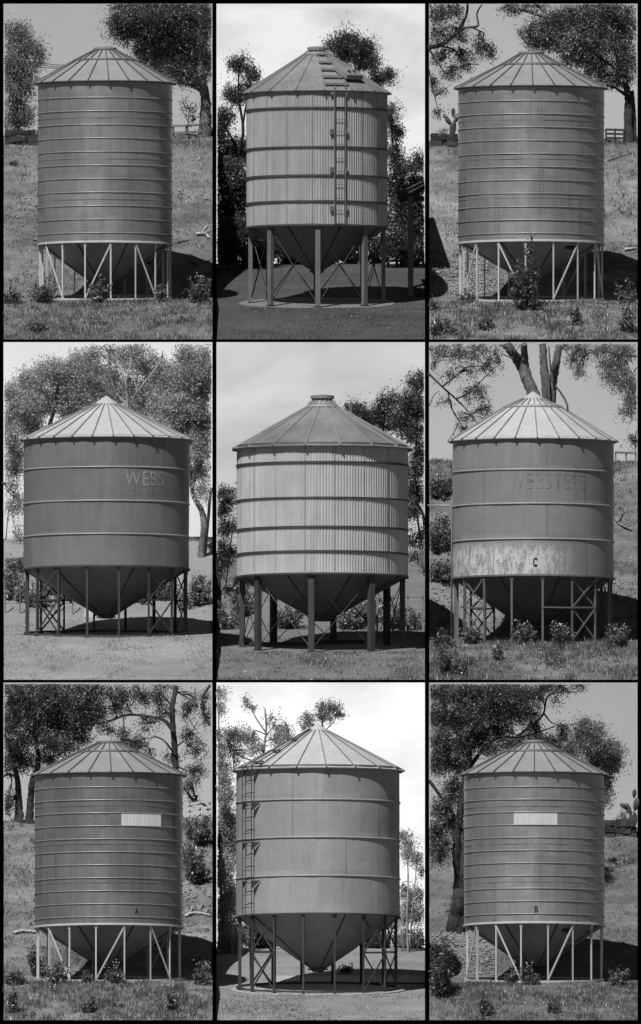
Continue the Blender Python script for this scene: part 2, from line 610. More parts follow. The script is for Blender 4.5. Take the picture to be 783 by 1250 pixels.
# black frame of dividers between the bays
fr = empty('display_frame', 'black frame of thin upright and level bars that divides the nine silo bays', 'frame', (0, 0, 0))
W = 5.0 / PXM
for r in range(3):
    y0 = (2 - r) * ROW_DEPTH
    zlo, zhi = ZV(YD[r + 1], y0), ZV(YD[r], y0 + BACK + 0.3)
    for k in range(4):
        xc = (XD[k] - 391.5) / PXM
        near = [B[r * 3 + c + 1] for c in (k - 1, k) if 0 <= c <= 2]
        w = W if 0 < k < 3 else W + 0.1
        xo = xc if 0 < k < 3 else xc + (-0.05 if k == 0 else 0.05)
        mb = MB()
        ds = np.linspace(0.0, BACK + 0.2, 120)
        top = np.max([b.ground(np.full_like(ds, xc), ds + y0) for b in near], axis=0) + 0.05
        bot = min(b.floor for b in near) + 0.002
        n = len(ds)
        for d, t in zip(ds, top):
            for sx, z in ((-1, bot), (1, bot), (1, t), (-1, t)):
                mb.v.append((xo + sx * w / 2, y0 + d, float(z)))
        for q in range(n - 1):
            for e in range(4):
                mb.f.append((q * 4 + e, q * 4 + (e + 1) % 4, q * 4 + 4 + (e + 1) % 4, q * 4 + 4 + e))
                mb.m.append(0)
        mb.f += [(0, 3, 2, 1), tuple((n - 1) * 4 + e for e in range(4))]
        mb.m += [0, 0]
        mb.build('kerb', M['black'], fr)
        mb = MB()
        mb.box((xo, y0 + BACK + 0.26, (zhi + bot) / 2), (w + 0.002, 0.1, zhi - bot))
        mb.build('post', M['black'], fr)
    mb = MB()
    mb.box((0, y0 - 0.06, zlo - 0.05), (19.9, 0.1, W + 0.1))
    mb.build('beam', M['black'], fr)
    if r == 0:
        mb = MB()
        mb.box((0, y0 + BACK + 0.26, zhi + 0.05), (19.9, 0.12, W + 0.1))
        mb.build('beam', M['black'], fr)


# ------------------------------------------------------------------ silos
def pol(a, r, z):
    return Vector((r * sin(a), -r * cos(a), z))


def silo(i, label, cx, R, eave, bot, hoops, roof_stages, ribs, top, cone, legs, *, body, hoop_mat, roof_mat, rib_mat, cone_mat,
         leg_mat, waves=0, over=8, rivets=None, hoop_r=0.026, lip_dark=False, base_ring=None, leg_top=None, brace_x=(), brace_d=(), cables=(),
         rib_off=0.0, slab=None, cone_seams=8, rail=None, hatch_on_cone=None, ridge=None, leg_r=0.985):
    b = B[i]
    m = b.m
    x0, yw = b.x(cx), b.y0 + SILO_Y
    zp = b.gz(x0, yw)
    root = empty('silo', label, 'silo', (x0, yw, zp), 'grain silos on legs')
    Rm = R * m
    z = lambda Y: b.z(Y, SILO_Y) - zp
    gl = lambda p: b.gz(x0 + p.x, yw + p.y) - zp
    ze, zb = z(eave), z(bot)
    H = ze - zb
    # body
    mb = MB()
    rows = 14
    dents = None
    if waves:
        amp = 0.013
        mb.lathe([(Rm, zb + H * k / rows) for k in range(rows + 1)], waves * 6, wave=lambda a, zz: amp * cos(waves * a))
    else:
        sd = i * 3
        def dents(a, zz):
            return float(vnoise(a * 3.2 + 20, zz * 1.3, sd)) * 0.016 + float(vnoise(a * 9 + 60, zz * 4, sd + 1)) * 0.006
        mb.lathe([(Rm, zb + H * k / 40) for k in range(41)], 160, wave=dents)
    bo = mb.build('body', body, root, smooth=True)
    # bottom angle ring
    mb = MB()
    mb.lathe([(Rm - 0.02, zb - 0.03), (Rm + 0.035, zb - 0.03), (Rm + 0.035, zb + 0.02), (Rm + 0.004, zb + 0.03)], 96)
    mb.build('bottom_ring', leg_mat if not waves else M['hoop_dark'], root)
    # hoops
    for hy, hr in hoops:
        zc = z(hy)
        mb = MB()
        ro = Rm + (0.012 if waves else 0.0)
        if waves:
            mb.lathe([(ro - 0.01, zc - hr), (ro + 0.03, zc - hr), (ro + 0.03, zc + hr), (ro - 0.01, zc + hr)], 96)
            hb = mb.build('hoop', hoop_mat, root)
        else:
            mb.lathe([(ro - 0.012, zc - hr), (ro + hr * 0.75, zc - hr * 0.6), (ro + hr, zc), (ro + hr * 0.75, zc + hr * 0.6), (ro - 0.012, zc + hr)], 96)
            hb = mb.build('hoop', hoop_mat, root, smooth=True)
    # riveted seams
    if rivets:
        for kind, val, y1, y2 in rivets:
            mb = MB()
            pts = []
            if kind == 'v':
                n = max(4, int(abs(y2 - y1) / 11))
                for sgn in (-1, 1):
                    for q in range(n + 1):
                        pts.append((radians(val) + sgn * 0.022, z(y1 + (y2 - y1) * q / n)))
            elif kind == 'w':
                n = max(4, int(abs(y2 - y1) / 9))
                for q in range(n + 1):
                    pts.append((radians(val), z(y1 + (y2 - y1) * q / n)))
            else:
                for q in range(130):
                    pts.append((2 * pi * q / 130, z(val)))
            e = 0.017
            runs = [pts[:len(pts) // 2], pts[len(pts) // 2:]] if kind == 'v' else [pts]
            half = [(aa, zz2) for aa, zz2 in pts]
            rb = Rm + 0.006 + (0.012 if waves else 0)
            da, dz = e / Rm, e
            if kind == 'h':                            # a lapped strip with a raised head in every other field
                nseg = len(pts)
                for q in range(nseg):
                    a_, zz = pts[q]
                    w = pi / nseg
                    k0 = len(mb.v)
                    for aa in (a_ - w, a_ - da, a_ + da):
                        mb.v += [tuple(pol(aa, rb, zz - dz)), tuple(pol(aa, rb, zz + dz))]
                    mb.v.append(tuple(pol(a_, rb + 0.012, zz)))
                    nx = 7 * ((q + 1) % nseg) if True else 0
                    b0 = 0
                    mb.f += [(k0, k0 + 2, k0 + 3, k0 + 1), (k0 + 2, k0 + 4, k0 + 6), (k0 + 4, k0 + 5, k0 + 6), (k0 + 5, k0 + 3, k0 + 6), (k0 + 3, k0 + 2, k0 + 6), (k0 + 4, nx, nx + 1, k0 + 5)]
            else:
                ang = radians(val)
                offs = (-0.022, 0.022) if kind == 'v' else (0.0,)
                zs_ = sorted(set(zz for _, zz in pts))
                cols = [ang + o_ for o_ in offs]
                for a_ in cols:
                    for q, zz in enumerate(zs_):
                        k0 = len(mb.v)
                        for z_ in (zz - dz, zz + dz):
                            mb.v += [tuple(pol(a_ - da, rb, z_)), tuple(pol(a_ + da, rb, z_))]
                        mb.v.append(tuple(pol(a_, rb + 0.012, zz)))
                        mb.f += [(k0, k0 + 1, k0 + 4), (k0 + 1, k0 + 3, k0 + 4), (k0 + 3, k0 + 2, k0 + 4), (k0 + 2, k0, k0 + 4)]
                        if q < len(zs_) - 1:
                            t_ = 0.3
                            mb.v += [tuple(pol(a_, rb, zz + dz)), tuple(pol(a_, rb, zs_[q + 1] - dz))]
                            mb.f += [(k0 + 2, k0 + 3, k0 + 7)] if False else [(k0 + 2, k0 + 3, k0 + 8, k0 + 7)]
                if len(cols) == 2:
                    n_ = len(mb.v) // 2
                    mb.f.append((1, n_, n_ + 2, 3))
            mb.m = [1 if len(f) == 3 else 0 for f in mb.f]
            mb.build('riveted_seam', [body, M['rivet']], root)
    # roof
    prof = [((Rm + over * m), ze - 0.0)]
    prof = [(r * m, z(Y)) for r, Y in roof_stages]
    prof[0] = (prof[0][0] + 0.035, prof[0][1] - 0.012)
    mb = MB()
    off = rib_off
    lip = prof[0]
    # sheets sag between ribs: mid points are set back and lifted
    n2 = ribs * 4
    def scallop(a, zz):
        ph = ((a - off) * ribs / (2 * pi)) % 1.0
        s = sin(pi * ph)
        t = (zz - prof[0][1]) / max(prof[-1][1] - prof[0][1], 1e-6)
        return -0.018 * s * max(0.0, 1 - t)
    pr = [(lip[0] - 0.012, lip[1] - 0.03), lip] + prof[1:]
    mb.lathe(pr, n2, off=off, wave=scallop)
    ro = mb.build('roof', roof_mat, root)
    mb = MB()
    mb.lathe([(Rm - 0.03, ze - 0.06), (Rm + 0.02, ze - 0.06), (Rm + 0.02, ze + 0.0), (lip[0] - 0.05, lip[1] + 0.005)], 96)
    mb.build('eave_ring', M['hoop_dark'] if lip_dark else hoop_mat, ro)
    for k in range(ribs):
        a = off + 2 * pi * k / ribs
        mb = MB()
        for (r0, z0), (r1, z1) in zip(prof[:-1], prof[1:]):
            d = Vector((r1 - r0, 0, z1 - z0)).normalized()
            up = pol(a, -d.z, 0) + Vector((0, 0, d.x * -1))
            q0, q1 = pol(a, r0, z0 + 0.012), pol(a, r1, z1 + 0.012)
            mb.bar(q0, q1, 0.028, 0.05, up=pol(a, 0.4, 1))
        rb = mb.build('roof_rib', rib_mat, ro)
        mb = MB()
        q0 = pol(a, prof[0][0] + 0.012, prof[0][1] - 0.0)
        mb.box(q0, (0.05, 0.05, 0.06), Matrix.Rotation(a, 3, 'Z'))
        mb.build('rib_end_cap', M['rib_dark'], ro)
    if ridge:
        r_, Y_ = ridge
        mb = MB()
        mb.lathe([(r_ * m + 0.03, z(Y_) - 0.03), (r_ * m + 0.05, z(Y_) + 0.0), (r_ * m + 0.01, z(Y_) + 0.05)], ribs * 2, off=off)
        mb.build('ridge_ring', rib_mat, ro)
    kind, rt, yt_, y2_ = top                                   # lid on the roof
    mb = MB()
    zt0 = prof[-1][1]
    if kind == 'collar':
        mb.lathe([(rt * m * 0.93, zt0 - 0.05), (rt * m * 0.93, z(yt_)), (rt * m * 1.06, z(yt_)), (rt * m * 1.06, z(y2_) - 0.02), (rt * m * 0.98, z(y2_)), (0.02, z(y2_) + 0.03)], 40, cap1=True)
        autosmooth(mb.build('filler_cap', M['roof_grey'], ro))
    else:
        mb.lathe([(rt * m * 0.95, z(yt_) - 0.04), (rt * m, z(yt_) - 0.03), (rt * m, z(yt_)), (0.02, z(y2_))], 40, cap1=True)
        autosmooth(mb.build('cap_cone', roof_mat, ro))
    # hopper
    rc, yc, yo = cone
    zc = z(yc)
    mb = MB()
    mb.lathe([(Rm * 0.985, zb - 0.02)] + [(Rm * 0.985 + (rc * m - Rm * 0.985) * t, zb - 0.02 + (zc - zb) * t) for t in (0.2, 0.4, 0.6, 0.8, 1.0)], 64)
    ho = mb.build('hopper', cone_mat, root, smooth=True)
    for k in range(cone_seams):
        a = 0.35 + 2 * pi * k / cone_seams
        mb = MB()
        mb.bar(pol(a, Rm * 0.985 + 0.012, zb - 0.03), pol(a, rc * m + 0.012, zc), 0.035, 0.035, up=pol(a, 1, -1))
        mb.build('hopper_seam', M['seam_dark'], ho)
    mb = MB()
    mb.lathe([(rc * m + 0.01, zc + 0.02), (rc * m + 0.01, zc - 0.03), (rc * m * 1.25, zc - 0.035), (rc * m * 1.25, zc - 0.07), (rc * m * 0.8, zc - 0.075), (rc * m * 0.7, z(yo))], 32, cap1=True)
    autosmooth(mb.build('outlet', M['hopper_dark'], ho))
    if hatch_on_cone:
        a, t, sx, sz = hatch_on_cone
        rr = Rm * 0.985 + (rc * m - Rm * 0.985) * t
        zz = zb + (zc - zb) * t
        a = radians(a)
        sl = atan2(zb - zc, Rm - rc * m)
        rot = Matrix.Rotation(a, 3, 'Z') @ Matrix.Rotation(-(pi / 2 - sl), 3, 'X')
        mb = MB()
        k = 28
        vs0 = [pol(a, rr, zz) + rot @ Vector((sx * cos(2 * pi * q / k), -0.03, sz * sin(2 * pi * q / k))) for q in range(k)]
        vs1 = [pol(a, rr, zz) + rot @ Vector((sx * cos(2 * pi * q / k), 0.05, sz * sin(2 * pi * q / k))) for q in range(k)]
        mb.add(vs0 + vs1, [tuple(range(k))] + [(q, k + q, k + (q + 1) % k, (q + 1) % k) for q in range(k)])
        mb.build('inspection_hatch', M['seam_dark'], ho)
    # legs
    n, a0, lw, style = legs
    rl = Rm * leg_r - (lw * 0.3 if style == 'post' else 0)
    for k in range(n):
        a = radians(a0) + 2 * pi * k / n
        p = pol(a, rl, 0)
        z0 = gl(p) - 0.04
        ztop = zb - 0.005
        mb = MB()
        R3 = Matrix.Rotation(a, 3, 'Z')
        if style == 'post':                                    # box column with foot and head plates
            mb.box((p.x, p.y, (z0 + ztop) / 2), (lw, lw * 0.8, ztop - z0), R3)
            lo = mb.build('leg', leg_mat, root)
            mb = MB()
            mb.box((p.x, p.y, z0 + 0.06), (lw * 1.35, lw * 1.15, 0.05), R3)
            mb.build('foot_plate', M['steel_dark'], lo)
        else:                                                  # angle iron
            t = lw * 0.28
            c = Vector((p.x, p.y, (z0 + ztop) / 2))
            mb.box(c, (lw, t, ztop - z0), R3)
            mb.box(c + R3 @ Vector((lw / 2 - t / 2, lw / 2 + t / 2 - t * 0.01, 0)), (t, lw, ztop - z0), R3)
            lo = mb.build('leg', leg_mat, root)
            mb = MB()                                          # foot plate and head gusset
            mb.box((p.x, p.y, z0 + 0.05), (lw * 2.4, lw * 2.4, 0.03), R3)
            mb.build('foot_plate', leg_mat, lo)
            mb = MB()
            hp = c + Vector((0, 0, (ztop - z0) / 2 - 0.07)) + R3 @ Vector((0, -t * 0.9, 0))
            mb.box(hp, (lw * 2.0, t * 0.6, 0.12), R3)
            mb.build('gusset', leg_mat, lo)
    if base_ring:
        mb = MB()
        pts = []
        K = 64
        rr = rl + 0.0
        for q in range(K):
            a = 2 * pi * q / K
            p = pol(a, rr, 0)
            pts.append(pol(a, rr + 0.012, gl(p) + base_ring))
        for q in range(K):
            mb.bar(pts[q], pts[(q + 1) % K], 0.05, 0.06)
        mb.build('base_ring', leg_mat, root)
    def foot(a, dz=0.05):
        p = pol(a, rl, 0)
        return pol(a, rl, gl(p) + dz)
    st = 2 * pi / n
    A0 = radians(a0)
    for k, kk in brace_d:                                      # single diagonals, from the head of one leg to the foot of another
        mb = MB()
        mb.bar(pol(A0 + k * st, rl + 0.02, zb - 0.06), foot(A0 + kk * st, 0.1), 0.045, 0.03, up=pol(A0 + k * st, 1, 0))
        mb.build('brace', leg_mat, root)
    for k in brace_x:                                          # trussed bays: two crosses and a level tie
        a1, a2 = A0 + k * st, A0 + (k + 1) * st
        f1, f2 = foot(a1, 0.08), foot(a2, 0.08)
        t1, t2 = pol(a1, rl, zb - 0.08), pol(a2, rl, zb - 0.08)
        m1, m2 = (f1 + t1) / 2, (f2 + t2) / 2
        m1.z += 0.05
        m2.z += 0.05
        for u, v in ((f1, m2), (f2, m1), (m1, t2), (m2, t1), (m1, m2)):
            mb = MB()
            off_ = pol((a1 + a2) / 2, 0.018 if u is f1 or u is m1 else -0.018, 0)
            mb.bar(u + off_, v + off_, 0.05, 0.02, up=pol((a1 + a2) / 2, 1, 0))
            mb.build('brace', leg_mat, root)
    for k in cables:
        a1, a2 = A0 + k * st, A0 + (k + 1) * st
        for u, v, s in ((foot(a1, 0.1), pol(a2, rl, zb - 0.1), 0.01), (foot(a2, 0.1), pol(a1, rl, zb - 0.1), -0.01)):
            mb = MB()
            o_ = pol((a1 + a2) / 2, s, 0)
            mb.tube([u + o_, v + o_], 0.014, 6)
            mb.build('tie_rod', M['steel_dark'], root)
    if rail:
        k, kk, Y = rail
        mb = MB()
        zr = z(Y)
        for q in range(k, kk):
            mb.bar(pol(A0 + q * st, rl + 0.02, zr), pol(A0 + (q + 1) * st, rl + 0.02, zr), 0.05, 0.04)
        mb.build('tie_rail', leg_mat, root)
    info = dict(dents=dents, root=root, R=Rm, z=z, m=m, b=b, zb=zb, ze=ze, cx=cx, x0=x0, yw=yw, zp=zp, prof=prof, roof=ro, gl=gl, body=bo)
    return info


def wrap_text(S_, txt, a_deg, Yc, h_px, w_px, mat, name='stencil_letters', lift=0.007, spacing=1.1, bold=0.0):
    """letters laid on the curved wall, cut finely so that they follow it"""
    cu = bpy.data.curves.new(name, 'FONT')
    cu.body = txt
    cu.align_x = 'CENTER'
    cu.space_character = spacing
    cu.offset = bold
    ob = bpy.data.objects.new(name, cu)
    COL.objects.link(ob)
    bpy.context.view_layer.update()
    me = bpy.data.meshes.new_from_object(ob.evaluated_get(bpy.context.evaluated_depsgraph_get()))
    bpy.data.objects.remove(ob)
    import bmesh
    bm = bmesh.new()
    bm.from_mesh(me)
    bmesh.ops.triangulate(bm, faces=bm.faces)
    for _k in range(2):
        bmesh.ops.subdivide_edges(bm, edges=[e for e in bm.edges if e.calc_length() > 0.12], cuts=1)
        bmesh.ops.triangulate(bm, faces=bm.faces)
    xs = [v.co.x for v in bm.verts]
    ys = [v.co.y for v in bm.verts]
    w, h = max(xs) - min(xs), max(ys) - min(ys)
    cxm, cym = (max(xs) + min(xs)) / 2, (max(ys) + min(ys)) / 2
    m = S_['m']
    for v in bm.verts:
        u = (v.co.x - cxm) / w * w_px * m
        t = (v.co.y - cym) / h * h_px * m
        a = radians(a_deg) + u / S_['R']
        dv = S_['dents'](a % (2 * pi), S_['z'](Yc) + t) if S_['dents'] else 0.0
        v.co = pol(a, S_['R'] + lift + dv, S_['z'](Yc) + t)
    bm.to_mesh(me)
    bm.free()
    me.materials.append(mat)
    o = bpy.data.objects.new(name, me)
    COL.objects.link(o)
    o.parent = S_['root']
    return o


def faded(name, base, paint, keep=0.5):
    """old paint worn through to the wall colour in flecks and runs"""
    m, n, b = newmat(name)
    q = mth(n, 'ADD', mth(n, 'MULTIPLY', noise(n, 4, 4, (1.5, 1.5, 0.5), 0.7), 0.6), mth(n, 'MULTIPLY', noise(n, 26, 3), 0.4))
    f = rang(n, q, 0.5 - 0.03, 0.5 + 0.10, base, paint)
    n.links.new(f, b.inputs['Base Color'])
    b.inputs['Roughness'].default_value = 0.6
    return m


ringed_hoops = lambda first, step, n, r=0.024: [(first + step * k, r) for k in range(n)]

S1 = silo(1, 'plain ringed silo on pale thin legs under the power wires, no letter, no pale panel', 384, 245, 303, 893,
          ringed_hoops(367, 49.4, 11), [(256, 303), (112, 222), (42, 185)], 22, ('collar', 40, 182, 173), (36, 1040, 1050), (16, 4.9, 0.045, 'angle'),
          body=M['ringed'], hoop_mat=M['ring_hoop'], roof_mat=M['roof'], rib_mat=M['rib_dark'], cone_mat=M['hopper_pale'], leg_mat=M['leg_pale'],
          rivets=[('h', 440, 0, 0), ('h', 590, 0, 0), ('h', 738, 0, 0), ('v', 22, 330, 440), ('v', 57, 440, 590), ('v', 22, 590, 735), ('v', -17, 740, 885), ('v', 57, 740, 885)],
          base_ring=0.06, brace_d=((-3, -2), (0, -1), (1, 2), (5, 6), (7, 8)), ridge=(112, 222), rib_off=0.05, lip_dark=True,
          hatch_on_cone=(118, 0.35, 0.18, 0.18))
S2 = silo(2, 'corrugated silo with an upright ladder and dark bands, standing on a round slab', 380, 256, 335, 832,
          [(405, 0.03), (548, 0.026), (652, 0.03), (746, 0.03)], [(266, 340), (48, 200), (38, 190)], 16, ('collar', 33, 184, 172), (22, 985, 1000), (8, 0.7, 0.155, 'post'),
          body=M['corr'], hoop_mat=M['hoop_dark'], roof_mat=M['roof_grey'], rib_mat=M['roof_grey'], cone_mat=M['hopper'], leg_mat=M['leg_mid'], waves=160,
          cables=range(8), lip_dark=True, rib_off=0.1, ridge=(48, 200), leg_r=0.97,
          rivets=[('w', d, 330, 825) for d in (-63, -45, -25, -4, 24, 40, 60)])
S3 = silo(3, 'plain ringed silo with a tall bush growing in front of its legs', 383, 265, 320, 886,
          ringed_hoops(378, 48.2, 11), [(275, 320), (113, 238), (46, 199)], 22, ('collar', 44, 196, 188), (40, 1010, 1030), (16, -4.5, 0.045, 'angle'),
          body=M['ringed_mid'], hoop_mat=M['ring_hoop'], roof_mat=M['roof'], rib_mat=M['rib_dark'], cone_mat=M['hopper_pale'], leg_mat=M['leg_pale'],
          rivets=[('h', 447, 0, 0), ('h', 589, 0, 0), ('h', 731, 0, 0), ('v', 7, 325, 440), ('v', -29, 450, 590), ('v', 43, 450, 590), ('v', 8, 590, 730), ('v', -28, 735, 875), ('v', 42, 735, 875)],
          base_ring=0.06, brace_d=((-1, 0), (2, 1), (-2, -3), (3, 4), (6, 7)), ridge=(113, 238), rib_off=0.02, lip_dark=True,
          hatch_on_cone=(38, 0.16, 0.18, 0.14))
S4 = silo(4, 'broad grey silo with pale ghost lettering and a thin spike on its roof', 389, 302, 358, 838,
          [(477, 0.032), (600, 0.032), (721, 0.032)], [(313, 364), (45, 236)], 26, ('cone', 46, 234, 204), (28, 1005, 1016), (16, 8.8, 0.062, 'angle'),
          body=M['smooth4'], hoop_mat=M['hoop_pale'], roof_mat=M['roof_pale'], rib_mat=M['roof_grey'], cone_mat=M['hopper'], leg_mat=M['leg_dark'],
          base_ring=0.05, brace_x=(-3, 1, 4, -7), rivets=[('w', -18, 365, 470), ('w', 44, 365, 470), ('w', -18, 600, 715), ('w', 44, 600, 715), ('w', 20, 480, 600)],
          rib_off=0.08, cone_seams=6)
S5 = silo(5, 'pale corrugated silo without a ladder, on thick dark posts beside the open paddock', 400, 311, 386, 866,
          [(460, 0.03), (589, 0.022), (696, 0.03), (785, 0.03)], [(327, 398), (58, 245), (42, 224)], 16, ('collar', 41, 214, 202), (42, 1010, 1026), (8, -7.8, 0.185, 'post'),
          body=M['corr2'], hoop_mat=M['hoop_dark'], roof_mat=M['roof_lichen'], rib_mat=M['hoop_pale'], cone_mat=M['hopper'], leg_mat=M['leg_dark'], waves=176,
          cables=range(8), lip_dark=True, rib_off=0.2, leg_r=0.97, ridge=(58, 245),
          rivets=[('w', d, 400, 850) for d in (-72, -53, -33, -12, 8, 29, 50)])
wearmat = metal('painted_sheet_flaking', 0.22, 0.5, 0.08, 0.05, 0.06, 0.08, 0.10, wear=(1.80 + 0.02, 2.95, 1.4, 0.52), sheet=1.05)
S6 = silo(6, 'silo marked C with flaking paint low down and worn dark lettering', 390, 293, 362, 868,
          [(484, 0.034), (608, 0.034), (736, 0.034)], [(303, 368), (105, 246), (40, 215)], 24, ('cone', 44, 215, 187), (40, 1040, 1055), (16, 6.9, 0.062, 'angle'),
          body=wearmat, hoop_mat=M['hoop_pale'], roof_mat=M['roof_pale'], rib_mat=M['roof_grey'], cone_mat=M['hopper_dark'], leg_mat=M['leg_mid'],
          brace_x=(-3, 1, 4, -7), rivets=[('w', 10, 365, 480), ('w', 40, 490, 600), ('w', 10, 610, 730), ('w', 42, 740, 860), ('w', -38, 490, 600)],
          rib_off=0.05, ridge=(105, 246), rail=(0, 1, 985))
S7 = silo(7, 'dark ringed silo marked A with a pale panel on its upper wall', 397, 270, 343, 899,
          ringed_hoops(400, 47.3, 11), [(280, 343), (112, 262), (46, 230)], 22, ('collar', 44, 227, 219), (36, 1040, 1050), (16, 12.4, 0.045, 'angle'),
          body=M['ringed_dark'], hoop_mat=M['ring_hoop'], roof_mat=M['roof'], rib_mat=M['rib_dark'], cone_mat=M['hopper_pale'], leg_mat=M['leg_pale'],
          rivets=[('h', 467, 0, 0), ('h', 607, 0, 0), ('h', 747, 0, 0), ('v', 26, 350, 465), ('v', -45, 350, 465), ('v', -10, 470, 605), ('v', 62, 470, 605), ('v', 26, 610, 745), ('v', -45, 610, 745), ('v', -10, 750, 890), ('v', 62, 750, 890)],
          base_ring=0.06, brace_d=((-3, -2), (0, -1), (1, 2), (5, 6), (7, 8)), ridge=(112, 262), rib_off=0.03, lip_dark=True,
          hatch_on_cone=(120, 0.35, 0.18, 0.18))
S8 = silo(8, 'stained smooth silo with a thin ladder up its wall, on a ringed slab', 383, 298, 318, 862,
          [(446, 0.034), (584, 0.034), (724, 0.034)], [(310, 328), (38, 184)], 18, ('cone', 38, 182, 154), (30, 1045, 1060), (16, 12.0, 0.062, 'angle'),
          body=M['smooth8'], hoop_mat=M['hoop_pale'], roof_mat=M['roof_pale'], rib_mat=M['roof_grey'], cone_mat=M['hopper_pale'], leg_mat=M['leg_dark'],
          base_ring=0.09, brace_x=(-3, 1, 4, -7), rivets=[('w', -18, 325, 440), ('w', -18, 450, 580), ('w', 48, 450, 580), ('w', 20, 590, 720)], rib_off=0.1,
          lip_dark=True, cone_seams=5)
S9 = silo(9, 'ringed silo marked B with a pale panel at the middle of its upper wall', 394, 255, 340, 890,
          ringed_hoops(397, 46.2, 11), [(265, 340), (108, 260), (46, 229)], 22, ('collar', 40, 226, 217), (46, 1030, 1042), (16, 11.5, 0.045, 'angle'),
          body=M['ringed_mid'], hoop_mat=M['ring_hoop'], roof_mat=M['roof'], rib_mat=M['rib_dark'], cone_mat=M['hopper_pale'], leg_mat=M['leg_pale'],
          rivets=[('h', 467, 0, 0), ('h', 604, 0, 0), ('h', 742, 0, 0), ('v', 1, 345, 465), ('v', -35, 470, 600), ('v', 38, 470, 600), ('v', 2, 605, 740), ('v', -35, 745, 880), ('v', 38, 745, 880)],
          base_ring=0.06, brace_d=((-2, -1), (1, 0), (-3, -4), (3, 4), (6, 7)), ridge=(108, 260), rib_off=0.0, lip_dark=True,
          hatch_on_cone=(33, 0.16, 0.18, 0.14))


# writing and pale panels
ghost = faded('ghost_lettering', 0.165, 0.31)
ghost2 = faded('ghost_lettering_small', 0.162, 0.26)
wrap_text(S4, 'WEBS', 28.0, 518, 56, 160, ghost, bold=0.012)
wrap_text(S4, 'OAKEY', 28.5, 568, 22, 120, ghost2, spacing=1.25)
worn = faded('worn_dark_lettering', 0.215, 0.12)
wrap_text(S6, 'WEBSTERS', 11.5, 525, 58, 300, worn, spacing=1.12)
wrap_text(S6, 'C', 1.5, 822, 34, 17, M['paint_black'], bold=0.035)
wrap_text(S7, 'A', 22.2, 851, 24, 15, M['paint_black'], bold=0.04)
wrap_text(S9, 'B', 1.8, 842, 25, 14, M['paint_black'], bold=0.03)


def panel(S_, a0, a1, Y0, Y1):
    mb = MB()
    n = 60
    P, F = [], []
    for q in range(n + 1):
        a = radians(a0 + (a1 - a0) * q / n)
        r = S_['R'] + 0.028 + 0.005 * cos(q * pi)
        P += [pol(a, r, S_['z'](Y0)), pol(a, r, S_['z'](Y1)), pol(a, S_['R'] - 0.005, S_['z'](Y0)), pol(a, S_['R'] - 0.005, S_['z'](Y1))]
    for q in range(n):
        k = q * 4
        F += [(k, k + 1, k + 5, k + 4), (k, k + 4, k + 6, k + 2), (k + 1, k + 3, k + 7, k + 5)]
    F += [(0, 2, 3, 1), (n * 4, n * 4 + 1, n * 4 + 3, n * 4 + 2)]
    mb.add(P, F)
    mb.build('pale_panel', M['patch'], S_['root'])


panel(S7, 9.8, 44.0, 541, 498)
panel(S9, -16.6, 19.0, 536, 494)


def ladder(S_, a_deg, half, Y0, Y1, rungs, stand, bracket_Ys, style, mat):
    a = radians(a_deg)
    t = Vector((cos(a), sin(a), 0))
    c = pol(a, S_['R'] + stand, 0)
    z = S_['z']
    ch = MB()
    for s in (-1, 1):
        ch.bar(c + t * s * half + Vector((0, 0, z(Y1))), c + t * s * half + Vector((0, 0, z(Y0))), 0.026, 0.03)
    lo = ch.build('ladder', mat, S_['root'])
    for Y in rungs:
        mb = MB()
        mb.tube([c - t * half + Vector((0, 0, z(Y))), c + t * half + Vector((0, 0, z(Y)))], 0.010, 6)
        mb.build('rung', mat, lo)
    nrm = pol(a, 1, 0)
    for Y in bracket_Ys:
        for s in (-1, 1):
            mb = MB()
            if style == 'plate':
                mb.box(c + t * s * (half + (0.07 if s < 0 else 0.03)) - nrm * stand * 0.35 + Vector((0, 0, z(Y))), (0.12 if s < 0 else 0.08, stand * 1.3, 0.16), Matrix.Rotation(a, 3, 'Z'))
            else:
                p = c + t * s * half + Vector((0, 0, z(Y)))
                w = p - nrm * (stand + 0.01)
                q0, q1, q2 = p + Vector((0, 0, -0.24)), p + Vector((0, 0, 0.0)), w + t * (0.22 if s > 0 else 0.02)
                th = t.cross(Vector((0, 0, 1))) * 0.012
                mb.add([q0 + th, q1 + th, q2 + th, q0 - th, q1 - th, q2 - th], [(0, 1, 2), (3, 5, 4), (0, 3, 4, 1), (1, 4, 5, 2), (2, 5, 3, 0)])
            mb.build('bracket', mat, lo)


ladder(S2, 18.7, 0.175, 312, 832, [352, 402, 448, 493, 540, 590, 637, 686, 735, 780, 826], 0.055, [350, 493, 632, 774], 'plate', M['leg_mid'])
ladder(S8, -54.6, 0.235, 312, 862, [340 + 45 * k for k in range(12)], 0.16, [330, 455, 598, 738], 'tri', M['steel_dark'])


def roof_steps(S_, a_deg, ts, widths, mat, name='roof_step'):
    (r0, z0), (r1, z1) = S_['prof'][0], S_['prof'][1]
    a = radians(a_deg)
    for t, w in zip(ts, widths):
        mb = MB()
        c = pol(a, r0 + (r1 - r0) * t, z0 + (z1 - z0) * t + 0.07)
        mb.box(c, (w, 0.09, 0.05), Matrix.Rotation(a, 3, 'Z'))
        mb.build(name, mat, S_['roof'])


roof_steps(S2, 17, [0.12, 0.32, 0.52, 0.72, 0.94], [0.74, 0.62, 0.52, 0.44, 0.34], M['roof_grey'])
roof_steps(S8, -52, [0.12, 0.42, 0.72], [0.55, 0.45, 0.36], M['rib_dark'])
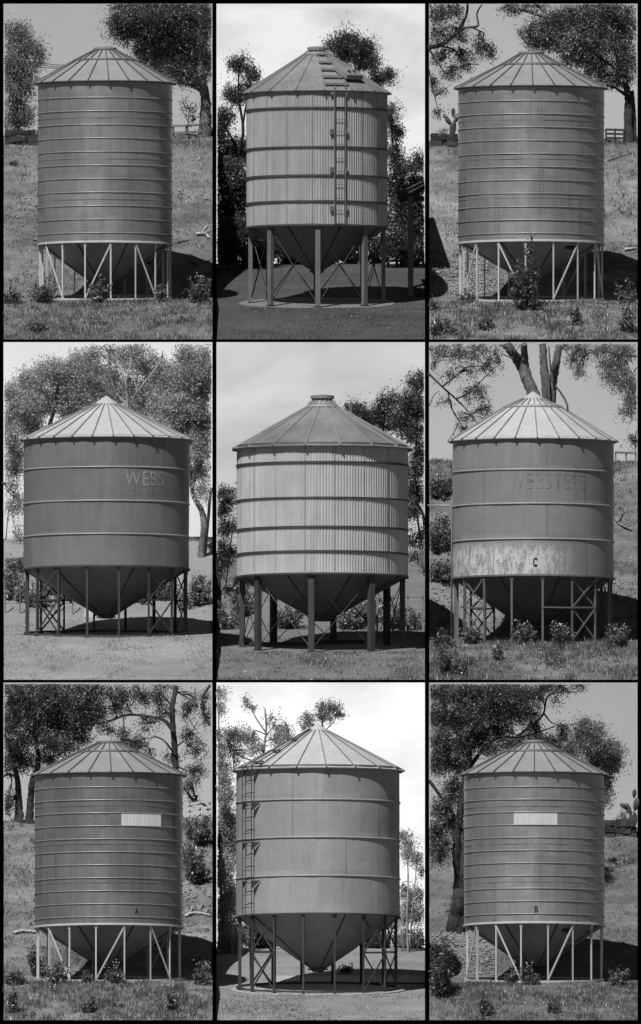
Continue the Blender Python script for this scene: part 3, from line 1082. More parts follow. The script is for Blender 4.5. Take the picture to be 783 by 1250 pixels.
# rails of the roof steps of the laddered smooth silo
(r0, z0), (r1, z1) = S8['prof'][0], S8['prof'][1]
for da in (-8, 9):
    mb = MB()
    a = radians(-52 + da)
    mb.bar(pol(a, r0, z0 + 0.06), pol(a * 1.0, r1, z1 + 0.06), 0.025, 0.03)
    mb.build('roof_rail', M['steel_dark'], S8['roof'])
# roof hatch of the laddered corrugated silo
(r0, z0), (r1, z1) = S2['prof'][0], S2['prof'][1]
a = radians(38)
t = 0.36
c = pol(a, r0 + (r1 - r0) * t, z0 + (z1 - z0) * t)
sl = atan2(z1 - z0, r0 - r1)
rot = Matrix.Rotation(a, 3, 'Z') @ Matrix.Rotation(sl - 0.12, 3, 'X')
mb = MB()
mb.box(c + Vector((0, 0, 0.14)), (0.62, 0.66, 0.14), rot)
hx = mb.build('roof_hatch', M['roof_grey'], S2['roof'])
for sx in (-0.1, 0.1):
    mb = MB()
    mb.box(c + Vector((0, 0, 0.14)) + rot @ Vector((sx, -0.1, 0.10)), (0.03, 0.12, 0.07), rot)
    mb.build('hatch_handle', M['steel_dark'], hx)
# spike and lightning rod
mb = MB()
mb.tube([(0.0, 0, S4['z'](206)), (-0.01, 0, S4['z'](170)), (-0.04, 0, S4['z'](140))], [0.03, 0.025, 0.012], 8)
mb.build('roof_spike', M['leg_mid'], S4['roof'])
mb = MB()
zz = S6['z']
mb.tube([((448 - 390) * S6['m'], -0.25, zz(222)), ((447 - 390) * S6['m'], -0.25, zz(110))], 0.016, 6)
mb.build('roof_rod', M['leg_mid'], S6['roof'])
mb = MB()
mb.tube([((470 - 390) * S6['m'], 0.1, zz(165)), ((488 - 390) * S6['m'], 0.0, zz(188)), ((505 - 390) * S6['m'], -0.1, zz(215)), ((515 - 390) * S6['m'], -0.2, zz(240)), ((516 - 390) * S6['m'], -0.25, zz(268))], 0.03, 8)
mb.build('vent_hose', M['steel_dark'], S6['roof'])


# slabs (real discs lying on the sloping ground)
def slab(i, S_, r_px, dz, mat, label, hole=None, kerb=False):
    b = B[i]
    x0, yw = S_['x0'], S_['yw']
    r = r_px * S_['m']
    z0 = S_['zp']
    root_b = MB()
    K = 72
    P, F = [], []
    rings = [0.0, 0.5, 0.8, 0.97, 1.0, 1.0]
    gf = lambda x, y: float(np.interp(y - b.y0, [4.0, 10.0], [b.gz(x0, b.y0 + 4.0), b.gz(x0, b.y0 + 10.0)]))
    P.append((0, 0, gf(x0, yw) + dz - z0))
    for ri, f in enumerate(rings[1:]):
        for q in range(K):
            a = 2 * pi * q / K
            p = pol(a, r * f, 0)
            zz_ = gf(x0 + p.x, yw + p.y) - z0 + (dz if ri < len(rings) - 2 else -0.25) - (0.012 if f == 1.0 else 0)
            P.append((p.x, p.y, zz_))
    for q in range(K):
        F.append((0, 1 + q, 1 + (q + 1) % K))
    for ri in range(len(rings) - 2):
        for q in range(K):
            s0, s1 = 1 + ri * K, 1 + (ri + 1) * K
            F.append((s0 + q, s1 + q, s1 + (q + 1) % K, s0 + (q + 1) % K))
    root_b.add(P, F)
    o = root_b.build('concrete_slab', mat, None, loc=(x0, yw, z0))
    tag(o, label, 'slab')
    return o


slab(2, S2, 285, 0.05, M['concrete_dark'], 'round concrete slab under the corrugated silo with the ladder')
slab(8, S8, 318, 0.05, M['concrete'], 'pale round concrete slab under the stained silo with the thin ladder')
slab(5, S5, 345, 0.04, M['concrete_dark'], 'low grey round slab under the corrugated silo without a ladder')


# ------------------------------------------------------------------ trees
def smooth_path(pts, sub=5):
    if len(pts) < 3:
        sub_ = []
        for a, c in zip(pts[:-1], pts[1:]):
            for q in range(sub):
                sub_.append(a.lerp(c, q / sub))
        return sub_ + [pts[-1]]
    out = []
    P = [pts[0] * 2 - pts[1]] + pts + [pts[-1] * 2 - pts[-2]]
    for k in range(1, len(P) - 2):
        p0, p1, p2, p3 = P[k - 1:k + 3]
        for q in range(sub):
            t = q / sub
            out.append(0.5 * ((2 * p1) + (p2 - p0) * t + (2 * p0 - 5 * p1 + 4 * p2 - p3) * t * t + (3 * p1 - p0 - 3 * p2 + p3) * t ** 3))
    out.append(pts[-1])
    return out


def clip_path(b, pts, rad):
    """keeps the longest run of the limb that lies inside its bay"""
    best, cur = [], []
    for p, r in zip(pts, rad):
        if b.inside(p, 0.045):
            cur.append((p, r))
            if len(cur) > len(best):
                best = list(cur)
        else:
            cur = []
    return [x[0] for x in best], [x[1] for x in best]


def leaf_quads(C, L, Wd, droop=0.5):
    """diamond leaves with random hang about centres C"""
    n = len(C)
    d = nrng.normal(size=(n, 3))
    d[:, 2] -= droop * 1.6
    d /= np.linalg.norm(d, axis=1)[:, None]
    r = nrng.normal(size=(n, 3))
    s = np.cross(d, r)
    s /= np.linalg.norm(s, axis=1)[:, None] + 1e-9
    ll = (L * nrng.uniform(0.45, 1.65, n))[:, None]
    ww = (Wd * nrng.uniform(0.7, 1.3, n))[:, None]
    return np.stack([C - d * ll / 2, C + s * ww / 2, C + d * ll / 2, C - s * ww / 2], 1)


def tree(i, label, d, limbs, blobs, *, leaves=('leaf_d', 'leaf_m'), share=0.5, bark='bark_dark', dens=1.0, L=0.074, Wd=0.027, clump=0.125, base=None,
         droop=0.5, twigs=True, name='gum_tree', depth=1.3, limb_fwd=0.0, crown_name='crown'):
    b = B[i]
    first = limbs[0][0]
    bx = b.x(first[0][0]) if base is None else b.x(base)
    by = b.y0 + d
    bz = b.gz(bx, by)
    root = empty(name, label, 'tree', (bx, by, bz), 'gum trees behind the silos')
    off = Vector((bx, by, bz))
    tb = MB()
    nodes = []
    for path, w0, w1 in limbs:
        pts = [b.p(q[0], q[1], d + (q[2] if len(q) > 2 else limb_fwd + rng.uniform(-0.25, 0.25))) for q in path]
        g0 = b.gz(pts[0].x, pts[0].y)
        if base is None and -0.3 < pts[0].z - g0 < 1.6 and w0 > 3 and path[0][1] > 400:
            pts[0] = Vector((pts[0].x, pts[0].y, g0 - 0.2))
        sp = smooth_path(pts, 12)
        k = len(sp)
        rad = [max(0.008, (w0 + (w1 - w0) * (q / (k - 1)) ** 0.8 + (w0 * 0.35 * max(0.0, 1 - q / 8) if w0 > 20 else 0)) * b.m / 2 * rng.uniform(0.93, 1.08)) for q in range(k)]
        for q in range(1, k - 1):
            sp[q] = sp[q] + Vector((rng.uniform(-1, 1), rng.uniform(-1, 1), rng.uniform(-0.5, 0.5))) * rad[q] * 0.10
        nodes += [(p, r) for p, r in zip(sp, rad)][len(sp) // 3:]
        cp, cr = clip_path(b, sp, rad)
        tb.tube([p - off for p in cp], cr, 9 if w0 > 12 else 6)
    allC, allM = [], []
    for bl in blobs:
        zx, zy, rx, ry = bl[:4]
        dn = bl[4] if len(bl) > 4 else 1.0
        area = pi * rx * ry
        n = int(area * 0.105 * dens * dn * (0.13 * 0.05) / (L * Wd))
        c = b.p(zx, zy, d + rng.uniform(-0.6, 0.6))
        rx_, rz_ = rx * b.m, ry * b.m
        ry_ = min(depth, max(rx_, 0.4))
        K = max(6, n // 34)
        u = nrng.normal(size=(K, 3))
        u /= np.linalg.norm(u, axis=1)[:, None]
        u *= (nrng.uniform(0.02, 1.15, K) ** 0.5)[:, None]
        cc = np.array(c) + u * np.array([rx_, ry_, rz_])
        which = nrng.integers(0, K, n)
        sig = clump * nrng.uniform(0.55, 1.7, K)[which][:, None]
        ub = nrng.normal(size=(n, 3))
        ub *= (nrng.uniform(0, 1, n) ** 0.5 / np.linalg.norm(ub, axis=1))[:, None] * 1.8
        ub *= np.where(nrng.uniform(size=n) < 0.06, 1.4, 1.0)[:, None]
        ax = nrng.uniform(0.45, 1.5, (K, 3))                     # no two sprays of the same shape
        C = cc[which] + ub * sig * ax[which]
        mk = (nrng.uniform(0, 1, K) < share).astype(int)
        allC.append(C)
        allM.append(mk[which])
        # branch from the nearest limb to the blob, then twigs to some clumps
        if twigs and nodes:
            src = min(nodes, key=lambda t: (t[0] - c).length + rng.uniform(0, 0.4))
            mid = src[0].lerp(c, 0.5) + Vector((rng.uniform(-0.2, 0.2), rng.uniform(-0.2, 0.2), rng.uniform(-0.05, 0.25)))
            sp = smooth_path([src[0], mid, c], 4)
            r0 = min(src[1] * 0.7, 0.05)
            rr = [max(0.008, r0 + (0.012 - r0) * q / (len(sp) - 1)) for q in range(len(sp))]
            cp, cr = clip_path(b, sp, rr)
            tb.tube([p - off for p in cp], cr, 5)
            for q in range(min(K, 11)):
                e = Vector(cc[q])
                s0 = sp[rng.randrange(len(sp) // 2, len(sp))]
                md = s0.lerp(e, 0.5) + Vector((rng.uniform(-0.1, 0.1), rng.uniform(-0.1, 0.1), rng.uniform(0, 0.12)))
                t_ = smooth_path([s0, md, e], 3)
                rr = [max(0.007, 0.016 - 0.009 * w / (len(t_) - 1)) for w in range(len(t_))]
                cp, cr = clip_path(b, t_, rr)
                tb.tube([p - off for p in cp], cr, 4)
    if tb.f:
        autosmooth(tb.build('trunk', M[bark], root), 60)
    if allC:
        C = np.concatenate(allC)
        Mi = np.concatenate(allM)
        flip = nrng.uniform(size=len(Mi)) < 0.15
        Mi = np.where(flip, 1 - Mi, Mi)
        Q = leaf_quads(C, L, Wd, droop)
        keep = b.mask(C, 0.10)
        g = b.ground(C[:, 0], C[:, 1])
        keep &= C[:, 2] > g + 0.03
        Q, Mi = Q[keep], Mi[keep]
        Q = Q - np.array(off)
        quads_obj(crown_name, Q, Mi, [M[x] for x in leaves], root)
    return root


T = tree
T(1, 'large spreading dark gum tree at the right behind the ringed silo under the power wires', 18.6,
  [([(748, 520), (750, 430), (752, 370), (738, 290), (727, 170), (735, 90), (725, 20)], 52, 16), ([(750, 345), (700, 312), (655, 300)], 14, 6), ([(735, 200), (660, 130), (590, 80)], 16, 5), ([(738, 290), (660, 250), (560, 190)], 14, 4)],
  [(470, 105, 80, 60), (440, 75, 40, 35), (560, 60, 110, 55), (640, 160, 120, 90), (700, 80, 100, 90), (570, 190, 80, 60), (725, 230, 60, 80), (470, 18, 80, 14), (690, 285, 70, 30, 0.8), (640, 250, 60, 40), (620, 60, 80, 60)],
  dens=1.3, share=0.40, bark='bark_mid')
T(1, 'pale drooping gum tree at the left edge, crossed by the power wires', 19.5,
  [([(72, 490), (76, 380), (66, 260), (74, 150)], 16, 5), ([(70, 320), (110, 240), (140, 200)], 8, 3)],
  [(60, 130, 62, 50), (110, 190, 45, 45), (45, 230, 50, 60), (145, 215, 25, 40, 0.7), (60, 320, 60, 60), (100, 290, 40, 60, 0.7), (60, 400, 55, 50), (95, 420, 30, 40, 0.7), (50, 450, 50, 30)],
  leaves=('leaf_m', 'leaf_l'), share=0.45, dens=0.85, droop=1.1, bark='bark_mid')
T(1, 'thin bare sapling by the rail fence right of the ringed silo', 18.4, [([(690, 495), (688, 440), (695, 380)], 5, 2), ([(690, 450), (665, 400), (655, 370)], 3, 1.5), ([(690, 430), (725, 390), (730, 370)], 3, 1.5)],
  [(680, 400, 35, 40, 0.12), (700, 440, 25, 30, 0.12)], name='sapling', bark='bark_mid')
T(2, 'tall dark gum tree left of the corrugated silo with the ladder', 19.0,
  [([(120, 985), (105, 800), (85, 620), (110, 480), (95, 360), (95, 240)], 24, 5), ([(100, 560), (50, 470), (30, 430)], 10, 4), ([(108, 470), (130, 330), (140, 280)], 8, 3), ([(60, 985), (50, 850), (40, 700)], 14, 6)],
  [(95, 235, 40, 28), (140, 275, 32, 26), (85, 345, 42, 36), (130, 330, 30, 24, 0.6), (40, 430, 34, 40), (25, 490, 25, 40), (80, 560, 70, 60), (50, 640, 60, 70), (110, 680, 50, 60), (60, 760, 80, 80), (120, 840, 90, 60), (50, 880, 60, 50), (160, 900, 70, 40)],
  leaves=('leaf_d', 'leaf_m'), share=0.35, dens=1.5)
T(2, 'gum tree with tufted crown rising behind the roof of the laddered corrugated silo', 20.2,
  [([(545, 985), (540, 700), (530, 400), (520, 250), (500, 150)], 22, 5), ([(530, 330), (600, 290), (640, 270)], 8, 3), ([(525, 260), (560, 200), (560, 160)], 8, 3)],
  [(480, 140, 40, 26), (440, 165, 26, 22), (525, 165, 34, 28), (565, 175, 30, 34), (500, 200, 50, 30), (555, 230, 50, 34), (640, 275, 26, 24), (600, 290, 36, 24), (460, 190, 30, 20), (590, 240, 20, 20, 0.5)],
  leaves=('leaf_d', 'leaf_m'), share=0.35, dens=1.5)
T(2, 'dark gum tree right of the laddered silo and behind the open shed', 19.2,
  [([(690, 985), (680, 800), (665, 640), (655, 500), (650, 400)], 18, 4), ([(680, 760), (730, 650), (760, 580)], 10, 4), ([(745, 985), (740, 880), (750, 760)], 10, 5)],
  [(652, 405, 22, 24), (668, 485, 24, 30), (655, 450, 20, 24, 0.7), (660, 560, 28, 40), (685, 620, 40, 44), (660, 680, 50, 40), (700, 730, 60, 60), (755, 590, 28, 34), (745, 680, 36, 50), (700, 820, 80, 70), (755, 810, 40, 80), (660, 890, 60, 50), (740, 900, 60, 40)],
  leaves=('leaf_d', 'leaf_m'), share=0.35, dens=1.5)
for k, (cx_, lab) in enumerate([(215, 'dark slim tree seen between the left posts of the laddered corrugated silo'), (330, 'dark bushy tree seen under the hopper of the laddered corrugated silo'), (500, 'dark slim tree seen between the right posts of the laddered corrugated silo')]):
    T(2, lab, 20.6 + 0.3 * k, [([(cx_, 975), (cx_ + 4, 900), (cx_ - 4, 800)], 9, 4), ([(cx_ + 25, 975), (cx_ + 22, 900), (cx_ + 30, 820)], 7, 3)],
      [(cx_ - 40, 880, 60, 50), (cx_ + 30, 860, 60, 60), (cx_, 920, 60, 26, 0.6), (cx_ + 10, 830, 60, 30)], leaves=('leaf_d', 'leaf_m'), share=0.35, dens=1.4)
T(3, 'overhanging dark gum limbs at the upper left of the silo with the bush', 21.6,
  [([(9, 172), (60, 160), (120, 110), (148, 50), (152, 15)], 20, 8), ([(110, 120), (160, 100), (215, 122)], 9, 4), ([(40, 165), (100, 180), (140, 225), (195, 236)], 9, 3), ([(160, 100), (190, 92), (186, 50), (205, 14)], 10, 5), ([(10, 175), (60, 250), (100, 280)], 8, 3), ([(10, 250), (30, 340), (50, 420)], 6, 2), ([(15, 60), (70, 70), (120, 30)], 9, 4)],
  [(40, 50, 46, 46), (95, 40, 36, 34), (110, 120, 44, 34), (50, 130, 40, 36, 0.8), (55, 200, 44, 32, 0.7), (140, 200, 44, 30), (210, 185, 38, 26), (235, 195, 22, 20), (90, 265, 44, 26, 0.8), (25, 300, 18, 40), (42, 415, 10, 24), (150, 245, 30, 20, 0.6), (60, 340, 10, 22), (200, 160, 26, 22)],
  leaves=('leaf_d', 'leaf_l'), share=0.22, dens=0.72, clump=0.12, base=12)
T(3, 'large dense dark gum tree at the right behind the silo with the bush', 18.6,
  [([(740, 520), (735, 430), (735, 350), (715, 270), (690, 170), (700, 60)], 40, 12), ([(733, 350), (690, 320), (655, 310)], 14, 5), ([(758, 500), (755, 420), (750, 330)], 22, 14), ([(715, 270), (620, 200), (520, 130)], 14, 4), ([(760, 100), (700, 60), (640, 30)], 10, 4)],
  [(395, 125, 52, 44), (460, 90, 64, 40), (560, 60, 100, 45), (600, 150, 110, 70), (700, 100, 75, 80), (725, 220, 55, 60), (540, 205, 70, 40), (330, 32, 56, 16, 0.8), (620, 250, 50, 40), (690, 290, 60, 26), (400, 20, 40, 10), (480, 150, 50, 40), (650, 40, 80, 35), (430, 160, 30, 20)],
  leaves=('leaf_d', 'leaf_l'), share=0.26, dens=1.25)
T(4, 'broad leafy grey gum tree at the left behind the silo with pale ghost lettering', 20.2,
  [([(180, 850), (170, 600), (160, 400), (200, 250), (220, 120)], 34, 8), ([(12, 520), (50, 560), (82, 612), (110, 640)], 9, 5), ([(165, 420), (100, 300), (70, 220)], 14, 4), ([(20, 560), (35, 620), (60, 700)], 5, 2)],
  [(45, 200, 40, 46), (110, 150, 52, 44), (175, 120, 56, 44), (230, 130, 50, 52), (75, 280, 60, 46), (150, 230, 60, 50), (230, 230, 60, 46), (45, 370, 34, 52), (110, 320, 50, 40), (50, 460, 36, 42), (40, 530, 22, 30, 0.7), (50, 610, 32, 26), (70, 725, 14, 36), (290, 80, 44, 36), (290, 180, 50, 50), (70, 580, 14, 30, 0.7), (40, 310, 30, 40), (270, 240, 60, 40), (330, 130, 50, 50), (310, 200, 50, 40), (120, 230, 60, 50), (60, 420, 26, 40)],
  leaves=('leaf_l', 'leaf_ll'), share=0.7, dens=1.25, bark='bark_mid')
T(4, 'pale branched half bare gum tree standing up behind the spiked roof', 19.4,
  [([(470, 500), (466, 240), (458, 150), (425, 70), (400, 20)], 16, 5), ([(460, 150), (480, 70), (478, 16)], 9, 4), ([(480, 220), (540, 140), (585, 80), (595, 40)], 8, 3), ([(440, 100), (390, 70), (360, 40)], 6, 3), ([(466, 240), (420, 190), (392, 185)], 6, 3), ([(500, 190), (490, 120), (510, 60)], 5, 2)],
  [(370, 120, 50, 44, 0.8), (420, 150, 50, 40, 0.7), (520, 90, 70, 44, 0.7), (560, 180, 70, 50, 0.8), (400, 50, 60, 30, 0.6), (500, 35, 60, 22, 0.6), (600, 120, 40, 50, 0.7), (350, 190, 40, 40, 0.8), (590, 250, 50, 34, 0.8), (430, 200, 60, 40, 0.8), (520, 240, 60, 40), (560, 110, 50, 50, 0.7), (460, 60, 50, 40, 0.6), (330, 60, 40, 40, 0.8), (480, 180, 50, 40, 0.7)],
  leaves=('leaf_l', 'leaf_ll'), share=0.7, dens=1.0, bark='bark_pale', limb_fwd=-1.35)
T(4, 'gum tree with a stout forked trunk right of the silo with ghost lettering', 18.2,
  [([(728, 910), (735, 800), (745, 680), (735, 620), (705, 560), (690, 420), (680, 250)], 38, 8), ([(745, 660), (765, 600), (772, 540)], 14, 9), ([(700, 545), (740, 400), (730, 200)], 12, 4)],
  [(640, 150, 60, 60), (710, 110, 56, 60), (740, 190, 36, 60), (690, 240, 60, 46), (640, 250, 50, 40), (740, 300, 36, 50), (735, 390, 36, 54), (730, 480, 34, 44), (740, 560, 30, 36, 0.7), (600, 310, 60, 26), (670, 320, 50, 30), (745, 50, 26, 30), (700, 180, 40, 40), (655, 60, 40, 16, 0.5), (610, 220, 50, 50), (640, 330, 60, 30), (680, 60, 30, 40), (760, 120, 20, 60), (700, 380, 14, 60)],
  leaves=('leaf_l', 'leaf_ll'), share=0.65, dens=1.25, bark='bark_mid')
T(5, 'tall rounded gum tree at the right of the corrugated silo without a ladder', 18.6,
  [([(772, 900), (774, 760), (768, 640), (740, 560), (745, 300)], 16, 6), ([(772, 665), (745, 640), (722, 625)], 10, 5), ([(750, 640), (725, 690), (720, 740)], 4, 2)],
  [(745, 160, 36, 42), (705, 225, 42, 34), (745, 250, 36, 52), (690, 290, 40, 36), (730, 340, 44, 40), (755, 420, 24, 50), (735, 470, 30, 46), (740, 550, 34, 44), (730, 610, 24, 36), (722, 735, 12, 26), (760, 730, 18, 34), (765, 860, 12, 20), (715, 650, 12, 18), (720, 820, 6, 14)],
  leaves=('leaf_d', 'leaf_m'), share=0.5, dens=1.4, bark='bark_mid')
T(5, 'dark gum tree showing over the right roof slope of the corrugated silo without ladder', 20.5,
  [([(600, 900), (605, 600), (620, 350), (640, 220)], 16, 5), ([(612, 400), (560, 300), (520, 260)], 8, 3)],
  [(640, 225, 34, 30), (620, 262, 40, 26), (530, 255, 36, 18), (560, 275, 44, 20), (495, 242, 14, 8), (600, 290, 50, 26), (645, 300, 36, 36)],
  leaves=('leaf_d', 'leaf_m'), share=0.3, dens=1.4)
T(5, 'small dark tree at the left edge beside the corrugated silo without a ladder', 16.5,
  [([(36, 975), (22, 890), (40, 800), (40, 680), (45, 580)], 9, 3), ([(22, 890), (14, 820), (20, 760)], 5, 3), ([(40, 780), (70, 700), (75, 640)], 5, 2)],
  [(30, 560, 20, 26), (60, 590, 24, 26), (35, 620, 26, 26), (40, 690, 30, 26), (70, 680, 20, 22), (30, 750, 22, 22), (65, 770, 22, 22), (40, 810, 34, 24), (25, 850, 14, 30, 0.6), (75, 560, 14, 14, 0.6)],
  leaves=('leaf_d', 'leaf_m'), share=0.25, dens=1.3)
T(6, 'great gum tree with three bare trunks rising behind the silo marked C', 17.2,
  [([(438, 560), (425, 330), (392, 200), (366, 140), (338, 80), (312, 42), (286, 8)], 56, 30), ([(392, 205), (376, 150), (362, 90), (356, 8)], 38, 24), ([(440, 560), (437, 210), (430, 110), (424, 8)], 40, 26), ([(444, 560), (452, 250), (462, 150), (474, 80), (488, 8)], 44, 26), ([(462, 150), (452, 90), (446, 8)], 10, 5), ([(330, 70), (300, 60), (276, 48)], 9, 4)],
  [(300, 20, 30, 12, 0.4), (500, 22, 30, 14, 0.4)], bark='bark_trunk', base=440)
T(6, 'hanging gum boughs with crooked limbs at the upper left of the silo marked C', 21.4,
  [([(10, 122), (60, 170), (110, 215), (150, 255), (186, 302)], 10, 4), ([(80, 185), (95, 250), (125, 300), (150, 330)], 6, 3), ([(10, 30), (70, 60), (150, 50)], 8, 3), ([(110, 215), (160, 190), (200, 150), (250, 100)], 7, 3), ([(60, 170), (110, 130), (150, 100), (210, 95)], 7, 3), ([(120, 300), (100, 340), (84, 360)], 4, 2), ([(12, 240), (30, 200), (50, 185)], 4, 2)],
  [(50, 45, 50, 30), (120, 45, 50, 34), (190, 40, 50, 30), (230, 95, 36, 30, 0.7), (150, 110, 50, 24, 0.6), (90, 130, 50, 20, 0.5), (190, 190, 44, 34, 0.7), (150, 200, 30, 30, 0.5), (215, 250, 20, 34), (150, 285, 44, 20, 0.8), (130, 330, 24, 14), (260, 60, 24, 40, 0.6), (70, 230, 40, 20, 0.3), (30, 90, 20, 20, 0.6)],
  leaves=('leaf_m', 'leaf_l'), share=0.45, dens=0.62, clump=0.12, base=12)
T(6, 'pale drooping gum foliage hanging at the upper right of the silo marked C', 21.2,
  [([(766, 60), (700, 50), (620, 40), (540, 30)], 8, 3), ([(766, 100), (740, 150), (735, 230)], 5, 2), ([(766, 330), (760, 370), (764, 420)], 4, 2)],
  [(560, 40, 44, 26, 0.9), (555, 105, 18, 30), (530, 75, 24, 24, 0.6), (660, 30, 60, 18), (715, 45, 50, 34), (690, 100, 58, 40), (670, 140, 40, 20), (725, 160, 40, 46), (750, 220, 22, 50), (735, 265, 20, 20), (758, 370, 14, 28), (620, 50, 24, 20, 0.5)],
  leaves=('leaf_m', 'leaf_l'), share=0.7, dens=0.9, droop=1.2, base=764)
T(7, 'dense dark gum tree with two black trunks at the left of the silo marked A', 18.4,
  [([(70, 545), (68, 430), (62, 350), (40, 260), (30, 120)], 34, 10), ([(105, 545), (112, 440), (118, 370), (140, 300), (130, 200), (105, 140), (110, 40)], 32, 8), ([(135, 240), (200, 160), (280, 90)], 12, 4), ([(62, 350), (30, 340), (12, 350)], 12, 8), ([(130, 300), (190, 280), (240, 250)], 8, 3)],
  [(60, 50, 54, 46), (50, 130, 46, 50), (120, 80, 50, 54), (180, 60, 60, 50), (190, 140, 60, 50), (60, 220, 54, 50), (120, 190, 40, 40, 0.7), (260, 80, 60, 56), (250, 170, 60, 50), (80, 290, 64, 40), (190, 230, 60, 40), (240, 240, 40, 26), (320, 60, 50, 46), (320, 140, 46, 40), (180, 290, 36, 22), (30, 310, 30, 30), (30, 470, 16, 40, 0.4), (30, 180, 24, 60), (150, 20, 120, 20), (300, 20, 90, 16), (220, 120, 60, 50), (130, 130, 50, 50), (350, 110, 40, 30), (300, 210, 34, 24), (28, 430, 22, 50, 0.3)],
  leaves=('leaf_d', 'leaf_l'), share=0.2, dens=1.2)
T(7, 'open gum tree with straight trunk and crooked limbs right of the silo marked A', 20.0,
  [([(642, 560), (640, 320), (634, 200), (628, 100), (645, 13)], 28, 18), ([(632, 185), (600, 145), (555, 132), (470, 124), (400, 146), (340, 158), (285, 160)], 15, 5), ([(640, 270), (600, 220), (560, 200)], 9, 4), ([(645, 240), (690, 200), (720, 150)], 7, 3), ([(672, 385), (700, 430), (740, 448), (766, 478)], 12, 9), ([(766, 16), (740, 60), (742, 110), (766, 165)], 10, 7), ([(640, 110), (600, 60), (560, 40)], 9, 4), ([(640, 310), (700, 330), (740, 300)], 7, 3)],
  [(400, 40, 50, 30, 0.8), (450, 60, 44, 34, 0.8), (430, 105, 50, 26, 0.8), (520, 50, 50, 34, 0.7), (570, 70, 40, 40, 0.7), (600, 110, 36, 30, 0.6), (690, 110, 34, 34, 0.7), (700, 70, 24, 24, 0.5), (690, 200, 34, 34, 0.6), (720, 250, 34, 30, 0.7), (720, 330, 36, 40, 0.8), (690, 380, 30, 30, 0.8), (490, 230, 50, 26), (450, 200, 30, 20), (540, 150, 50, 26, 0.5), (600, 25, 50, 16, 0.7), (752, 130, 12, 50), (745, 60, 18, 40, 0.6), (620, 290, 34, 18, 0.6), (700, 440, 24, 14, 0.5), (550, 270, 30, 12, 0.6), (390, 180, 34, 22, 0.7)],
  leaves=('leaf_d', 'leaf_l'), share=0.2, dens=0.85, clump=0.13, base=642)
T(8, 'tall feathery gum tree at the left edge of the stained silo with the thin ladder', 18.6,
  [([(40, 995), (35, 900), (30, 760), (25, 500), (22, 250), (20, 60)], 16, 5), ([(14, 802), (40, 775), (50, 740)], 7, 4), ([(16, 700), (40, 670), (70, 640)], 4, 2), ([(70, 995), (66, 900), (60, 820)], 8, 4)],
  [(24, 40, 18, 22), (25, 95, 18, 22), (18, 200, 10, 30), (26, 260, 18, 34), (30, 320, 26, 34), (45, 360, 26, 30), (40, 420, 36, 40), (40, 500, 38, 44), (40, 580, 38, 44), (45, 660, 36, 44, 0.7), (40, 740, 34, 40, 0.7), (40, 830, 42, 46), (50, 900, 46, 40), (90, 940, 50, 30), (60, 970, 44, 14), (60, 540, 30, 60), (60, 620, 30, 60), (30, 700, 26, 60), (70, 800, 30, 60)],
  leaves=('leaf_l', 'leaf_ll'), share=0.6, dens=1.4, bark='bark_pale', depth=0.9)
T(8, 'sparse gum tree with forked bare limbs behind the left roof slope of the stained silo', 19.6,
  [([(180, 500), (186, 260), (195, 180), (190, 100)], 12, 4), ([(195, 190), (160, 140), (130, 80)], 6, 3), ([(195, 200), (225, 160), (232, 140)], 5, 3), ([(180, 300), (110, 280), (60, 250), (50, 200)], 6, 3), ([(80, 265), (75, 310), (85, 330)], 4, 2)],
  [(70, 200, 30, 32), (60, 240, 22, 30), (110, 200, 38, 34), (140, 225, 30, 26, 0.7), (125, 80, 18, 14), (145, 105, 16, 14, 0.6), (250, 185, 30, 24), (275, 200, 26, 20), (230, 215, 30, 20), (100, 265, 36, 22, 0.8), (170, 250, 40, 20, 0.7), (215, 145, 22, 16, 0.6), (80, 300, 24, 18, 0.6)],
  leaves=('leaf_l', 'leaf_ll'), share=0.25, dens=0.8, clump=0.11, bark='bark_mid')
T(8, 'gum tree whose small crown tops the pointed cap of the stained silo', 20.6,
  [([(400, 700), (405, 250), (400, 160), (395, 120)], 10, 4), ([(400, 190), (440, 150), (455, 115)], 5, 2), ([(400, 200), (360, 160), (340, 150)], 5, 2)],
  [(345, 140, 22, 22), (345, 165, 20, 14), (405, 105, 28, 26), (440, 105, 30, 22), (460, 120, 16, 18), (430, 140, 26, 12, 0.6), (395, 130, 16, 14, 0.6)],
  leaves=('leaf_m', 'leaf_l'), share=0.5, dens=0.95, clump=0.10, bark='bark_mid')
T(8, 'pale trunked gum tree right of the stained silo with the thin ladder', 18.8,
  [([(712, 985), (708, 850), (712, 720), (706, 610), (700, 570)], 9, 3), ([(715, 985), (725, 860), (740, 700), (735, 660)], 7, 3), ([(650, 985), (652, 930), (648, 860)], 9, 5), ([(690, 985), (694, 920), (690, 850)], 6, 3)],
  [(700, 570, 20, 20), (712, 600, 26, 24), (745, 640, 22, 20), (700, 645, 20, 20, 0.7), (735, 660, 20, 18, 0.6), (765, 690, 10, 40), (700, 770, 26, 24), (745, 780, 30, 30), (720, 820, 44, 34), (700, 870, 26, 34), (750, 860, 24, 34), (700, 930, 30, 24), (750, 930, 24, 20)],
  leaves=('leaf_l', 'leaf_ll'), share=0.3, dens=0.85, clump=0.12, bark='bark_pale')
for k, (cx_, lab) in enumerate([(180, 'dark distant tree seen through the left trusses of the stained silo'), (590, 'dark distant tree seen through the right trusses of the stained silo')]):
    T(8, lab, 21.0, [([(cx_, 985), (cx_ + 4, 930), (cx_, 860)], 7, 4), ([(cx_ + 26, 985), (cx_ + 30, 930), (cx_ + 20, 860)], 5, 3)],
      [(cx_ - 30, 900, 50, 40), (cx_ + 30, 890, 50, 50), (cx_, 945, 70, 20)], leaves=('leaf_d', 'leaf_m'), share=0.4, dens=0.9)
